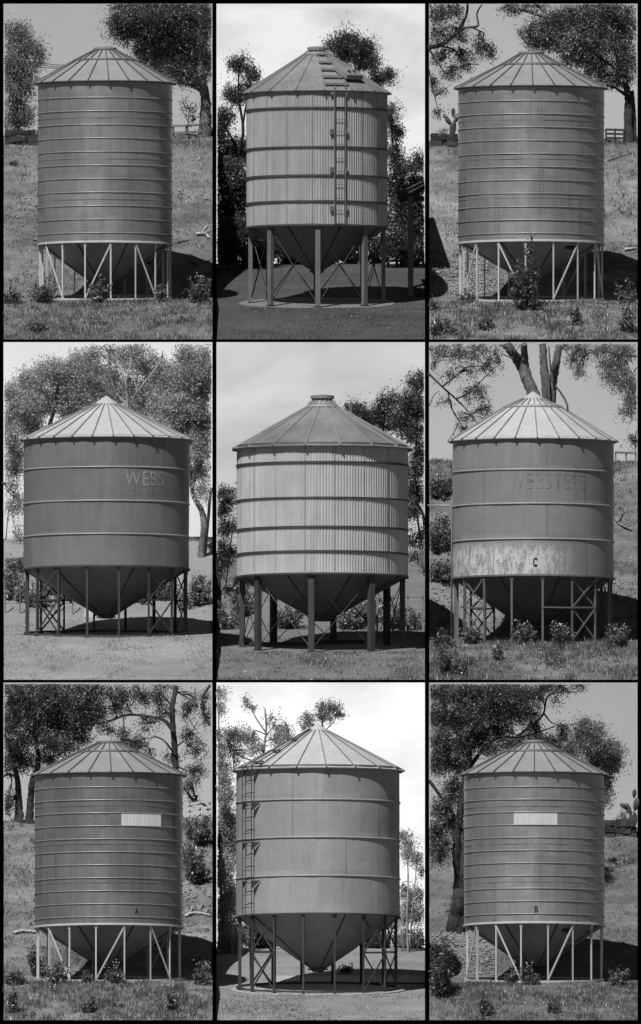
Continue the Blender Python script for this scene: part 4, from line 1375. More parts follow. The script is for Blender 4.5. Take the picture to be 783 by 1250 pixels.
T(9, 'massive dark gum tree with a leaning trunk at the left of the silo marked B', 12.7,
  [([(108, 912), (118, 800), (122, 720), (112, 600), (125, 480), (150, 330), (170, 180)], 60, 18), ([(122, 730), (140, 600), (150, 500), (170, 380)], 30, 14), ([(12, 362), (40, 400), (68, 442), (120, 520)], 13, 11), ([(150, 330), (200, 260), (260, 208), (330, 205), (400, 190), (470, 165)], 18, 4), ([(330, 205), (400, 150), (428, 118), (445, 55), (500, 40), (548, 42)], 10, 4), ([(428, 118), (455, 150), (478, 160)], 8, 4), ([(160, 260), (90, 150), (60, 60)], 16, 5), ([(170, 180), (230, 100), (280, 40)], 14, 5)],
  [(60, 50, 50, 44), (130, 50, 56, 46), (200, 50, 56, 44), (270, 50, 56, 44), (340, 50, 50, 40), (390, 60, 40, 36, 0.8), (50, 130, 46, 46), (110, 140, 50, 50), (180, 130, 56, 46), (250, 120, 56, 44), (320, 120, 50, 40), (380, 120, 40, 30, 0.6), (60, 220, 50, 46), (130, 230, 50, 44), (200, 210, 50, 40), (270, 180, 44, 30), (60, 300, 50, 40), (130, 310, 30, 40), (100, 400, 40, 50), (60, 470, 46, 34), (100, 520, 34, 40), (40, 550, 34, 36), (50, 610, 36, 34), (45, 650, 20, 20, 0.6), (440, 28, 44, 18), (500, 30, 40, 14, 0.8), (470, 80, 20, 14, 0.4), (230, 250, 40, 20), (560, 18, 30, 8), (390, 170, 40, 26, 0.8), (500, 185, 22, 26)],
  leaves=('leaf_d', 'leaf_m'), share=0.42, dens=1.2, bark='bark_dark')
T(9, 'round pale gum tree behind the right roof slope of the silo marked B', 19.6,
  [([(600, 560), (606, 400), (600, 280), (590, 190)], 16, 5), ([(604, 340), (650, 280), (670, 250)], 8, 3)],
  [(575, 165, 36, 26), (610, 185, 40, 32), (555, 210, 30, 32), (600, 235, 50, 40), (650, 240, 44, 36), (690, 250, 24, 24), (620, 290, 50, 36), (670, 300, 38, 40), (650, 350, 30, 34), (660, 400, 18, 34), (655, 445, 8, 20), (530, 240, 26, 20), (690, 290, 20, 30)],
  leaves=('leaf_m', 'leaf_l'), share=0.55, dens=1.2, bark='bark_mid')
T(9, 'dark leafy tree filling the gap above the roof cap of the silo marked B', 20.8,
  [([(470, 560), (465, 300), (450, 210)], 14, 5)], [(440, 225, 50, 20), (500, 225, 44, 26), (400, 212, 40, 14), (520, 260, 40, 20), (300, 230, 40, 24), (350, 215, 36, 14)],
  leaves=('leaf_d', 'leaf_m'), share=0.5, dens=1.2)


# ------------------------------------------------------------------ shrubs and weeds
def bush(i, label, zx, d, w, h, *, leaves=('weed_d', 'weed_l'), share=0.5, n=None, flowers=0, name='shrub', cat='shrub', L=0.11, Wd=0.05, up=False, group='shrubs and weeds around the silos'):
    b = B[i]
    x, y = b.x(zx), b.y0 + d
    x = min(max(x, b.xl + 0.12), b.xr - 0.12)
    zg = b.gz(x, y)
    root = empty(name, label, cat, (x, y, zg), group)
    wm, hm = w * b.m / 2, h * b.m
    tb = MB()
    C, Mi = [], []
    ns = max(7, int(w / 5))
    for q in range(ns):
        a = rng.uniform(0, 2 * pi)
        r = sqrt(rng.uniform(0, 1))
        hh = hm * rng.uniform(0.35, 1.1) * (1 - 0.35 * r * r)
        hh *= 1.25 if rng.random() < 0.15 else 1.0
        r *= rng.uniform(0.8, 1.25)
        tip = Vector((cos(a) * r * wm, sin(a) * r * min(wm, 0.6), hh))
        st = Vector((tip.x * 0.35, tip.y * 0.35, -0.05))
        md = st.lerp(tip, 0.5) + Vector((rng.uniform(-0.05, 0.05), 0, 0.05))
        sp = smooth_path([st, md, tip], 4)
        off = Vector((x, y, zg))
        cp, cr = clip_path(b, [p + off for p in sp], [0.012 - 0.006 * k / len(sp) for k in range(len(sp))])
        tb.tube([p - off for p in cp], cr, 4)
        nl = n or int(10 + 50 * hm)
        mi = 1 if rng.random() < share else 0
        for k in range(nl):
            t = rng.uniform(0.15 if not up else 0.05, 1.05)
            p = st.lerp(tip, t) + Vector((rng.gauss(0, 1), rng.gauss(0, 1), rng.gauss(0, 0.8))) * (0.045 + 0.035 * wm)
            C.append((p.x, p.y, max(p.z, 0.02)))
            Mi.append(mi if rng.random() < 0.8 else 1 - mi)
    if tb.f:
        tb.build('stem', M['weed_d'], root)
    C = np.array(C)
    Q = leaf_quads(C, L, Wd, -0.4 if up else 0.1)
    keep = b.mask(C + np.array([x, y, zg]), 0.10)
    quads_obj('foliage', Q[keep], np.array(Mi)[keep], [M[k] for k in leaves], root)
    for q in range(flowers):
        tb = MB()
        a = rng.uniform(0, 2 * pi)
        r = rng.uniform(0.2, 1)
        p = Vector((cos(a) * r * wm, -abs(sin(a)) * r * min(wm, 0.5), hm * rng.uniform(0.75, 1.1)))
        if not b.inside(p + Vector((x, y, zg)), 0.1):
            continue
        tb.lathe([(0.004, -0.014), (0.02, 0.0), (0.015, 0.014), (0.004, 0.02)], 7)
        tb.v = [(v[0] + p.x, v[1] + p.y, v[2] + p.z) for v in tb.v]
        tb.build('flower', M['flower'], root)
    return root


bush(1, 'low weed at the left edge in front of the ringed silo under the wires', 42, 4.0, 60, 70)
bush(1, 'broad leafy weed at the left front leg of the ringed silo under the wires', 165, 4.3, 120, 70)
bush(1, 'weed under the hopper tip of the ringed silo under the wires', 360, 4.4, 80, 80)
bush(1, 'small weed at the right front leg of the ringed silo under the wires', 590, 4.5, 50, 60)
bush(1, 'tall flowering weed right of the ringed silo under the wires', 722, 4.2, 100, 100, flowers=5)
bush(1, 'dark tuft in the grass before the ringed silo under the wires', 140, 1.2, 90, 36, name='weed', cat='weed')
bush(3, 'tall dark bush in front of the middle legs of a ringed silo', 372, 3.4, 125, 215, leaves=('weed_d', 'leaf_m'), share=0.4)
bush(3, 'leafy weed right of the silo with the tall bush', 735, 4.2, 80, 90)
bush(3, 'scrubby weed left of the silo with the tall bush', 150, 5.0, 60, 50)
bush(3, 'small dark weed at the left edge before the silo with the tall bush', 22, 3.4, 40, 60)
bush(3, 'upright weed in the grass below the right legs of the silo with the tall bush', 545, 1.8, 40, 75, name='weed', cat='weed')
bush(3, 'straggling dry weed at the left foreground before the silo with the tall bush', 60, 1.0, 120, 60, name='weed', cat='weed')
bush(3, 'broad dry weed at the right foreground before the silo with the tall bush', 735, 1.2, 80, 90, name='weed', cat='weed')
bush(3, 'wispy weed left of centre in the grass before the silo with the tall bush', 215, 1.4, 60, 50, name='weed', cat='weed')
bush(6, 'bushy weed at the left front of the silo marked C', 62, 3.6, 70, 75)
bush(6, 'flowering weed by the left truss of the silo marked C', 165, 4.3, 80, 80, flowers=3)
bush(6, 'flowering weed beneath the hopper of the silo marked C', 350, 4.2, 110, 80, flowers=8)
bush(6, 'taller flowering weed right of the hopper of the silo marked C', 480, 4.2, 90, 80, flowers=7)
bush(6, 'row of flowering weed at the right front of the silo marked C', 705, 4.0, 120, 70, flowers=9)
bush(6, 'tall stemmed weed in the left foreground before the silo marked C', 72, 1.0, 60, 130, name='weed', cat='weed')
bush(6, 'shorter stemmed weed in the left foreground before the silo marked C', 122, 0.8, 50, 85, name='weed', cat='weed')
bush(6, 'pale seeding weed in the middle foreground before the silo marked C', 265, 2.4, 40, 60, flowers=5, name='weed', cat='weed')
bush(7, 'dark weed at the left edge of the silo marked A', 52, 4.0, 90, 60)
bush(7, 'dense weed by the left front leg of the silo marked A', 205, 4.3, 90, 80)
bush(7, 'tall weed left behind the legs of the silo marked A', 140, 9.8, 80, 120)
bush(7, 'flowering weed under the hopper tip of the silo marked A', 420, 4.4, 70, 80, flowers=5)
bush(7, 'small weed between the front legs of the silo marked A', 322, 4.2, 40, 50)
bush(7, 'flowering weed right of the silo marked A', 738, 4.0, 80, 85, flowers=8)
bush(7, 'dark shrub on the shaded bank right of the silo marked A', 712, 14.8, 100, 130, leaves=('leaf_m', 'weed_d'))
bush(7, 'dark shrub highest on the shaded bank right of the silo marked A', 725, 16.8, 110, 100, leaves=('leaf_m', 'weed_d'))
bush(7, 'dark low shrub hugging the wall side of the bank by the silo marked A', 690, 15.6, 60, 90, leaves=('leaf_m', 'weed_d'))
bush(6, 'shade stand-in shrub high on the bank left of the silo marked C', 50, 16.4, 110, 90, leaves=('leaf_m', 'weed_d'))  # these three shrubs are added in place of dark tree shade on the bank
bush(6, 'larger shade stand-in shrub half way up the bank left of the silo marked C', 45, 14.0, 120, 130, leaves=('leaf_m', 'weed_d'))
bush(6, 'low shade stand-in shrub at the foot of the bank left of the silo marked C', 50, 12.6, 110, 70, leaves=('leaf_m', 'weed_d'))
bush(7, 'upright dark weed in the left foreground before the silo marked A', 50, 1.0, 30, 110, name='weed', cat='weed')
bush(7, 'thin dark weed at the right foreground before the silo marked A', 630, 1.2, 50, 90, name='weed', cat='weed')
bush(7, 'low dry weed in the middle foreground before the silo marked A', 330, 1.2, 60, 60, name='weed', cat='weed')
bush(9, 'tall dark bush at the left front of the silo marked B', 55, 2.8, 120, 230, leaves=('weed_d', 'leaf_m'), share=0.4)
bush(9, 'flowering weed under the hopper tip of the silo marked B', 375, 4.3, 70, 75, flowers=6)
bush(9, 'pale flowering weed at the left middle legs of the silo marked B', 312, 4.4, 40, 60, flowers=5)
bush(9, 'leafy weed right of the silo marked B', 708, 4.2, 80, 70)
bush(9, 'dark weed in the foreground before the silo marked B', 215, 1.0, 50, 75, name='weed', cat='weed')
bush(9, 'thin upright weed in the right foreground before the silo marked B', 470, 1.2, 40, 55, name='weed', cat='weed')
for k, (x_, d_, w_, h_, lab) in enumerate([
        (55, 14.6, 120, 100, 'grey scrub bush by the wire fence at the left of the ghost lettered silo'),
        (60, 17.0, 90, 60, 'round bush on the slope at the left of the ghost lettered silo'),
        (270, 14.4, 110, 70, 'scrub bush seen between the left truss and hopper of the ghost lettered silo'),
        (510, 14.4, 110, 70, 'scrub bush seen right of the hopper of the ghost lettered silo'),
        (735, 14.2, 110, 110, 'broad scrub bush below the stout trunk right of the ghost lettered silo'),
        (675, 13.8, 60, 60, 'small dark bush at the right leg of the ghost lettered silo'),
        (130, 14.0, 110, 80, 'scrub bush behind the left truss of the ghost lettered silo'),
        (200, 15.2, 120, 80, 'tall grey scrub bush behind the left half of the hopper of the ghost lettered silo'),
        (400, 14.8, 120, 80, 'scrub bush behind the hopper tip of the ghost lettered silo'),
        (600, 14.6, 120, 90, 'scrub bush behind the right truss of the ghost lettered silo'),
        (30, 15.8, 90, 70, 'upper scrub bush at the left edge of the ghost lettered silo')]):
    bush(4, lab, x_, d_, w_, h_, leaves=('leaf_m', 'leaf_l'), share=0.5)
for k, (x_, d_, w_, h_, lab) in enumerate([
        (50, 13.6, 130, 90, 'scrub bush at the left edge of the paddock behind the corrugated silo without a ladder'),
        (105, 15.2, 110, 110, 'bare looking bush by the left post of the corrugated silo without a ladder'),
        (275, 13.8, 130, 80, 'scrub bush between the left posts of the corrugated silo without a ladder'),
        (500, 13.8, 130, 110, 'scrub bush right of the hopper of the corrugated silo without a ladder'),
        (560, 14.6, 120, 110, 'taller scrub bush between the right posts of the corrugated silo without a ladder'),
        (660, 13.8, 120, 90, 'low scrub bush at the right posts of the corrugated silo without a ladder'),
        (740, 13.6, 110, 70, 'low grey bush at the right edge behind the corrugated silo without a ladder')]):
    bush(5, lab, x_, d_, w_, h_, leaves=('leaf_m', 'leaf_l'), share=0.45)
for k, (x_, d_, w_, h_, lab) in enumerate([
        (60, 20.9, 150, 120, 'dark scrub at the left edge behind the laddered corrugated silo'),
        (170, 21.2, 130, 110, 'dark scrub behind the left posts of the laddered corrugated silo'),
        (285, 21.0, 130, 90, 'dark scrub left of the hopper of the laddered corrugated silo'),
        (400, 21.2, 130, 90, 'dark scrub behind the hopper tip of the laddered corrugated silo'),
        (510, 21.0, 120, 90, 'dark scrub right of the hopper of the laddered corrugated silo'),
        (610, 21.3, 120, 110, 'dark scrub behind the right posts of the laddered corrugated silo'),
        (720, 20.9, 120, 120, 'dark scrub behind the post of the open shed')]):
    bush(2, lab, x_, d_, w_, h_, leaves=('leaf_d', 'leaf_m'), share=0.15, n=90, L=0.10, Wd=0.05)
for k, (x_, d_, w_, h_, lab) in enumerate([
        (60, 21.0, 150, 90, 'grey scrub at the left edge behind the stained silo'),
        (185, 21.2, 130, 80, 'grey scrub behind the left trusses of the stained silo'),
        (600, 21.2, 130, 60, 'grey scrub behind the right trusses of the stained silo'),
        (725, 21.0, 110, 50, 'low grey scrub at the right edge behind the stained silo')]):
    bush(8, lab, x_, d_, w_, h_, leaves=('leaf_d', 'leaf_m'), share=0.5, n=70, L=0.10, Wd=0.05)
bush(2, 'low potted looking plant at the foot of the shed post', 757, 10.6, 44, 36, leaves=('weed_d', 'leaf_m'), share=0.2)
bush(8, 'dark clump of weeds on the lawn seen under the stained silo', 485, 12.6, 60, 22, leaves=('weed_d', 'leaf_d'), share=0.2)
bush(3, 'spiky grass tuft on the ledge left of the silo with the tall bush', 62, 19.0, 60, 50, leaves=('blade_m', 'blade_l'), up=True, L=0.25, Wd=0.02)
bush(9, 'dry grass tuft on the ledge right of the silo marked B', 720, 19.0, 60, 60, leaves=('blade_m', 'blade_l'), up=True, L=0.25, Wd=0.02)


def cactus(i, label, zx, d, pads):
    b = B[i]
    x, y = b.x(zx), b.y0 + d
    zg = b.gz(x, y)
    root = empty('prickly_pear', label, 'cactus', (x, y, zg), 'prickly pears on the banks')
    for (dx, dz, w, h, tilt) in pads:
        mb = MB()
        prof = [(0.02, -1), (0.75, -0.6), (1.0, 0.1), (0.85, 0.65), (0.45, 0.92), (0.02, 1)]
        mb.lathe(prof, 14)
        R = Matrix.Rotation(tilt, 3, 'Y')
        mb.v = [tuple(R @ Vector((v[0] * w * b.m / 2, v[1] * 0.07, v[2] * h * b.m / 2)) + Vector((dx * b.m, rng.uniform(-0.05, 0.05), dz * b.m))) for v in mb.v]
        mb.build('pad', M['weed_d'], root, smooth=True)


cactus(3, 'dark prickly pear on the ledge left of the silo with the tall bush', 98, 18.8,
       [(0, 40, 26, 60, 0.1), (-16, 70, 18, 34, -0.6), (14, 80, 18, 40, 0.4), (2, 100, 16, 36, 0.0), (-26, 86, 14, 26, -0.9)])
cactus(9, 'dark prickly pear on the ledge right of the silo marked B', 752, 18.6,
       [(0, 30, 34, 70, 0.1), (-16, 75, 22, 46, -0.5), (12, 90, 22, 50, 0.2), (-32, 84, 18, 34, -0.9), (6, 130, 16, 34, 0.1)])


# ------------------------------------------------------------------ fences, wires, shed, logs, stones
def rail_fence(i, label, x0, x1, d, posts, h, rails, mat, pw=0.09, group=None, zx_end=None, name='rail_fence', rail_w=0.07):
    b = B[i]
    xs = [b.x(x0 + (x1 - x0) * k / (posts - 1)) for k in range(posts)]
    xs = [min(max(x, b.xl + 0.12), b.xr - 0.12) for x in xs]
    y = b.y0 + d
    zs = [b.gz(x, y) for x in xs]
    root = empty(name, label, 'fence', (xs[0], y, zs[0]), group)
    for x, zg in zip(xs, zs):
        mb = MB()
        mb.box((x - xs[0], 0, zg - zs[0] + h / 2 - 0.1), (pw, pw, h + 0.2))
        mb.build('post', mat, root)
    for r in rails:
        mb = MB()
        for k in range(posts - 1):
            if rail_w > 0.03:
                mb.bar((xs[k] - xs[0] - (0.02 if k == 0 else 0), -pw / 2 - 0.015, zs[k] - zs[0] + h * r), (xs[k + 1] - xs[0] + 0.02, -pw / 2 - 0.015, zs[k + 1] - zs[0] + h * r), 0.03, rail_w)
            else:
                mb.tube([(xs[k] - xs[0], -pw / 2 - 0.01, zs[k] - zs[0] + h * r), (xs[k + 1] - xs[0], -pw / 2 - 0.01, zs[k + 1] - zs[0] + h * r)], rail_w, 5)
        mb.build('rail' if rail_w > 0.03 else 'strand', mat if rail_w > 0.03 else M['wire'], root)
    return root


rail_fence(1, 'short timber rail fence right of the ringed silo under the wires', 632, 732, 18.3, 3, 0.42, (0.9, 0.4), M['timber'])
rail_fence(7, 'pale timber rail fence on the crest right of the silo marked A', 655, 766, 18.5, 4, 0.50, (0.95, 0.6, 0.25), M['leg_pale'])
rail_fence(4, 'wire fence on thin posts at the left of the ghost lettered silo', 10, 330, 13.2, 6, 1.05, (0.97, 0.6, 0.3), M['leg_mid'], 0.035, name='wire_fence', rail_w=0.008)
rail_fence(5, 'wire fence on weathered posts behind the corrugated silo without a ladder', 600, 768, 12.9, 4, 1.1, (0.95, 0.6, 0.3), M['timber'], 0.06, name='wire_fence', rail_w=0.008)
rail_fence(2, 'low timber fence behind the shed beside the laddered corrugated silo', 640, 768, 19.0, 5, 0.42, (0.9, 0.45), M['timber_dark'])
rail_fence(6, 'single rail fence on the crest right of the silo marked C', 690, 766, 18.6, 3, 0.3, (0.95,), M['timber'], 0.05)
rail_fence(3, 'low mesh fence below the dense tree right of the silo with the tall bush', 655, 720, 18.3, 3, 0.42, (0.95, 0.65, 0.35), M['timber_dark'], 0.05)
rail_fence(9, 'low strand fence on the crest at the left edge of the silo marked B', 10, 70, 19.0, 3, 0.3, (0.9,), M['timber'], 0.05)

for k, (ya, yb, lab) in enumerate([(212, 236, 'topmost of the thin power wires crossing the pale drooping tree'), (222, 243, 'middle of the thin power wires crossing the pale drooping tree'), (232, 249, 'lowest of the thin power wires crossing the pale drooping tree')]):
    b = B[1]
    mb = MB()
    pts = []
    for q in range(25):
        t = q / 24
        zx = 7 + (770 - 7) * t
        p = b.p(zx, ya + (yb - ya) * t * 4 if t < 0.25 else yb + (t - 0.25) * 10 + 30 * (t - 0.25) * (1 - t), 17.6)
        p.x = min(max(p.x, b.xl + 0.02), b.xr - 0.02)
        pts.append(p)
    mb.tube(pts, 0.011, 5)
    tag(mb.build('power_wire', M['steel_dark']), lab, 'wire', 'power wires')


def stone_block(seed, c, s, mat):
    mb = MB()
    n, k = 10, 6
    prof = [(0.02, -0.5), (0.8, -0.45), (1.0, -0.1), (0.95, 0.25), (0.6, 0.47), (0.02, 0.5)]
    mb.lathe(prof, 12)
    out = []
    for v in mb.v:
        nz = 1 + 0.95 * float(vnoise(v[0] * 2.1 + seed * 3.3 + v[2], v[1] * 2.1 + v[2] * 2.7, seed))
        out.append((v[0] * s[0] / 2 * nz, v[1] * s[1] / 2 * nz, v[2] * s[2] * nz))
    mb.v = out
    o = mb.build('rock', mat, None, loc=c)
    autosmooth(o, 30)
    return o


def rocks(i, items, mat, lab_fmt, d, group):
    b = B[i]
    for k, (zx, zy, w, h, lab) in enumerate(items):
        c = b.p(zx, zy, d)
        # slide along the line of the bank so that it rests on the ground
        best = min(np.linspace(3, 19.5, 240), key=lambda q: abs(b.gz(b.x(zx), b.y0 + q) - b.z(zy, q) + 0.0))
        c = Vector((b.x(zx), b.y0 + float(best), b.gz(b.x(zx), b.y0 + float(best)) + 0.25 * h * b.m))
        c.x = min(max(c.x, b.xl + w * b.m / 2 + 0.1), b.xr - w * b.m / 2 - 0.1)
        tag(stone_block(i * 50 + k, c, (w * b.m, w * b.m * 0.7, h * b.m * 1.2), mat), lab, 'rock', group)


def bank_d(b, zx, zy, lo=3.0, hi=19.5):
    qs = np.linspace(lo, hi, 260)
    g = b.ground(np.full_like(qs, b.x(zx)), qs + b.y0)
    t = np.array([b.z(zy, q) for q in qs])
    return float(qs[np.argmin(np.abs(g - t))])


def log(i, label, pts, w, mat, lo=9.0, name='fallen_log', cat='log', branches=()):
    b = B[i]
    P = []
    for zx, zy in pts:
        d = bank_d(b, zx, zy, lo)
        x = min(max(b.x(zx), b.xl + 0.1), b.xr - 0.1)
        P.append(Vector((x, b.y0 + d - 0.05, b.gz(x, b.y0 + d) + w * b.m * 0.35)))
    root = P[0].copy()
    mb = MB()
    sp = smooth_path(P, 4)
    k = len(sp)
    mb.tube([p - root + Vector((0, 0, rng.uniform(-0.02, 0.02))) for p in sp], [w * b.m / 2 * (1 - 0.5 * q / k) * rng.uniform(0.85, 1.15) for q in range(k)], 9)
    for br in branches:
        Q = []
        for zx, zy in br:
            d = bank_d(b, zx, zy, lo)
            Q.append(Vector((b.x(zx), b.y0 + d - 0.1, b.gz(b.x(zx), b.y0 + d) + w * b.m * 0.5)))
        Q = [q for q in Q if b.inside(q, 0.08)]
        mb.tube([q - root for q in Q], [w * b.m * 0.28, w * b.m * 0.2, w * b.m * 0.1][:len(Q)], 6)
    o = mb.build(name, mat, None, loc=root)
    autosmooth(o, 60)
    tag(o, label, cat)
    return o


log(1, 'bleached fallen branch on the bank right of the ringed silo under the wires', [(716, 860), (745, 855), (766, 870)], 12, M['pale_wood'], branches=[[(735, 858), (752, 835), (758, 825)], [(745, 858), (762, 845), (768, 838)]])
log(1, 'thin dark branch lying lower on the bank right of the ringed silo under the wires', [(645, 890), (670, 880), (690, 876)], 5, M['timber_dark'])
log(3, 'white bleached log on the bank right of the silo with the tall bush', [(722, 910), (745, 907), (766, 904)], 11, M['pale_wood'])
log(3, 'thin grey branch higher on the bank right of the silo with the tall bush', [(660, 585), (700, 570), (740, 558)], 5, M['timber'])
log(6, 'dead log with broken limbs on the bank right of the silo marked C', [(690, 655), (715, 680), (748, 694)], 12, M['timber'], branches=[[(700, 665), (712, 635), (720, 622)], [(715, 680), (740, 672), (752, 668)]])
log(7, 'white bleached log on the bank left of the silo marked A', [(52, 922), (90, 916), (130, 920)], 13, M['pale_wood'])
log(7, 'bleached log lying lowest on the stone heap right of the silo marked A', [(675, 862), (715, 850), (764, 856)], 12, M['pale_wood'], branches=[[(690, 856), (700, 835), (705, 825)]])
rocks(7, [(682, 846, 22, 15, 'pale rock nearest the silo marked A, above the bleached log'), (704, 836, 26, 18, 'flat pale rock second from the silo marked A'),
          (728, 828, 30, 20, 'largest rock, topmost of the heap beside the silo marked A'), (748, 842, 24, 16, 'grey rock low in the heap beside the silo marked A'),
          (760, 826, 18, 14, 'small outermost rock of the heap by the silo marked A'), (85, 868, 14, 7, 'small pale stone above the white log beside the silo marked A')], M['rock_pale'], '', 12, 'rocks on the banks')
rocks(1, [(50, 600, 26, 16, 'small dark rock high on the bank left of the ringed silo under the wires'), (710, 970, 16, 12, 'small dark rock at the foot of the bank by the wire crossed silo')], M['rock_dark'], '', 12, 'rocks on the banks')


def ledge(i, label, x0, x1, ytop, ybot, d, mat, name='stone_wall', n=9):
    """low dry stone wall along a crest, its stones in one wall"""
    b = B[i]
    xa, xb = max(b.x(x0), b.xl + 0.1), min(b.x(x1), b.xr - 0.1)
    y = b.y0 + d
    mb = MB()
    z0 = min(b.gz(xa, y), b.gz(xb, y), b.z(ybot, d)) - 0.15
    zt = b.z(ytop, d)
    root = Vector((xa, y, z0))
    L_ = xb - xa
    rows = 3
    hgt = (zt - z0) / rows
    for r in range(rows):
        x = 0.0
        while x < L_:
            w = min(rng.uniform(0.18, 0.42), L_ - x)
            if w < 0.06:
                break
            s = Vector((w * 0.97, 0.34 + rng.uniform(-0.05, 0.05), hgt * rng.uniform(0.9, 1.05)))
            k = len(mb.v)
            mb.box((x + w / 2, rng.uniform(-0.03, 0.03), hgt * (r + 0.5)), s, Matrix.Rotation(rng.uniform(-0.06, 0.06), 3, 'Y'))
            for q in range(k, len(mb.v)):
                v = mb.v[q]
                mb.v[q] = (v[0] + rng.uniform(-0.02, 0.02), v[1] + rng.uniform(-0.03, 0.03), v[2] + rng.uniform(-0.025, 0.025))
            x += w
    o = mb.build(name, mat, None, loc=root)
    tag(o, label, 'wall')


def rubble(i, x0, x1, d0, d1, n, mat):
    b = B[i]
    mb = MB()
    for q in range(n):
        zx = rng.uniform(x0, x1)
        x = min(max(b.x(zx), b.xl + 0.15), b.xr - 0.15)
        y = b.y0 + rng.uniform(d0, d1)
        z0 = b.gz(x, y)
        e = rng.uniform(0.025, 0.075)
        R = Matrix.Rotation(rng.uniform(0, 6), 3, 'Z') @ Matrix.Rotation(rng.uniform(-0.5, 0.5), 3, 'X')
        P = [Vector((x, y, z0 + e * 0.3)) + R @ Vector(p) * e * rng.uniform(0.7, 1.2) for p in ((1, 0, 0), (0, 1, 0), (-1, 0, 0), (0, -1, 0), (0, 0, 0.8), (0, 0, -0.7))]
        mb.add(P, [(0, 1, 4), (1, 2, 4), (2, 3, 4), (3, 0, 4), (1, 0, 5), (2, 1, 5), (3, 2, 5), (0, 3, 5)])
    o = mb.build('rubble', mat)
    o['kind'] = 'stuff'


rubble(3, 10, 250, 9.9, 12.4, 420, M['rock_pale'])
rubble(9, 20, 260, 9.9, 12.6, 420, M['rock_pale'])
rubble(7, 640, 768, 11.5, 15.0, 110, M['rock_pale'])
rubble(1, 12, 768, 10.5, 17.5, 60, M['rock_pale'])
rubble(6, 12, 768, 9.8, 13.0, 160, M['rock_pale'])
rubble(3, 12, 768, 3.4, 4.6, 120, M['rock_pale'])
rubble(7, 12, 768, 3.4, 4.6, 120, M['rock_pale'])

ledge(1, 'dark dry stone wall on the crest left of the ringed silo under the wires', 10, 145, 474, 515, 17.8, M['rock_dark'])
ledge(3, 'dark rock ledge below the prickly pear left of the silo with the tall bush', 8, 118, 488, 535, 17.9, M['rock_dark'])
ledge(9, 'dark rock ledge below the prickly pear right of the silo marked B', 648, 768, 505, 548, 17.9, M['rock_dark'])

# shed at the right of the laddered corrugated silo
b = B[2]
d = 10.4
x0, yw = b.x(722), b.y0 + d
zg = b.gz(x0, yw)
shed = empty('open_shed', 'open timber shed with a sloping dark roof at the right edge of the laddered silo', 'shed', (x0, yw, zg))
mb = MB()
mb.box((0, 0, (b.z(715, d) - zg) / 2 - 0.05), (0.17, 0.17, b.z(715, d) - zg + 0.1))
mb.build('post', M['leg_mid'], shed)
mb = MB()
mb.box((0, 2.2, (b.z(715, d) - zg) / 2 + 0.1), (0.17, 0.17, b.z(715, d) - zg - 0.1))
mb.build('post', M['leg_mid'], shed)
pa = Vector((b.x(672) - x0, 0, b.z(712, d) - zg))
pb = Vector((b.xr - 0.08 - x0, 0, b.z(664, d) - zg))
mb = MB()
for q in range(12):                                             # corrugated roof sheet
    t0, t1 = q / 12, (q + 1) / 12
mb.add([pa + Vector((0, -0.35, 0.06)), pb + Vector((0, -0.35, 0.06)), pb + Vector((0, 3.2, 0.06)), pa + Vector((0, 3.2, 0.06)),
        pa + Vector((0, -0.35, 0.0)), pb + Vector((0, -0.35, 0.0)), pb + Vector((0, 3.2, 0.0)), pa + Vector((0, 3.2, 0.0))],
       [(0, 1, 2, 3), (7, 6, 5, 4), (0, 4, 5, 1), (1, 5, 6, 2), (2, 6, 7, 3), (3, 7, 4, 0)])
ro = mb.build('roof', M['timber_dark'], shed)
for q in range(5):
    mb = MB()
    y_ = -0.28 + q * 0.8
    mb.bar(pa + Vector((0.08, y_, -0.06)), pb + Vector((-0.01, y_, -0.06)), 0.06, 0.11)
    mb.build('rafter', M['timber_dark'], shed)
mb = MB()
zb_ = b.z(722, d) - zg
mb.box(((pa.x + 0.15 + pb.x) / 2, 0.0, zb_ - 0.03), (pb.x - pa.x - 0.15, 0.12, 0.16))
mb.build('beam', M['timber_dark'], shed)

# pipe beside the silo marked C
b = B[6]
d = SILO_Y - 0.2
xp, yp = b.x(94), b.y0 + d
zg = b.gz(xp, yp)
mb = MB()
mb.tube([(0, 0, -0.05), (0, 0, b.z(612, d) - zg), (-0.03, 0, b.z(604, d) - zg), (-0.08, 0, b.z(602, d) - zg), (b.xl + 0.02 - xp, 0, b.z(601, d) - zg)], 0.028, 8)
tag(mb.build('water_pipe', M['hoop_pale'], None, smooth=True, loc=(xp, yp, zg)), 'thin pale pipe that turns down along the left of the silo marked C', 'pipe')

# beam lying on the slab and concrete strip
b = B[5]
for k, (zx0, zx1, zy, d_, lab) in enumerate([(340, 575, 1116, 9.2, 'long dark steel beam lying across the back of the round grey slab'), (340, 402, 1120, 8.2, 'short dark steel beam lying behind the middle post on the grey slab'), (92, 345, 1126, 7.6, 'dark timber sleeper lying between the left posts on the grey slab')]):
    xa, xb = b.x(zx0), b.x(zx1)
    y = b.y0 + d_
    za, zb2 = b.gz(xa, y) + 0.10, b.gz(xb, y) + 0.10
    mb = MB()
    c = Vector(((xa + xb) / 2, y, (za + zb2) / 2))
    mb.bar(Vector((xa, y, za)) - c, Vector((xb, y, zb2)) - c, 0.16, 0.05)
    mb.bar(Vector((xa, y, za + 0.05)) - c, Vector((xb, y, zb2 + 0.05)) - c, 0.05, 0.06)
    tag(mb.build('steel_beam', M['steel_dark'], None, loc=c), lab, 'beam')

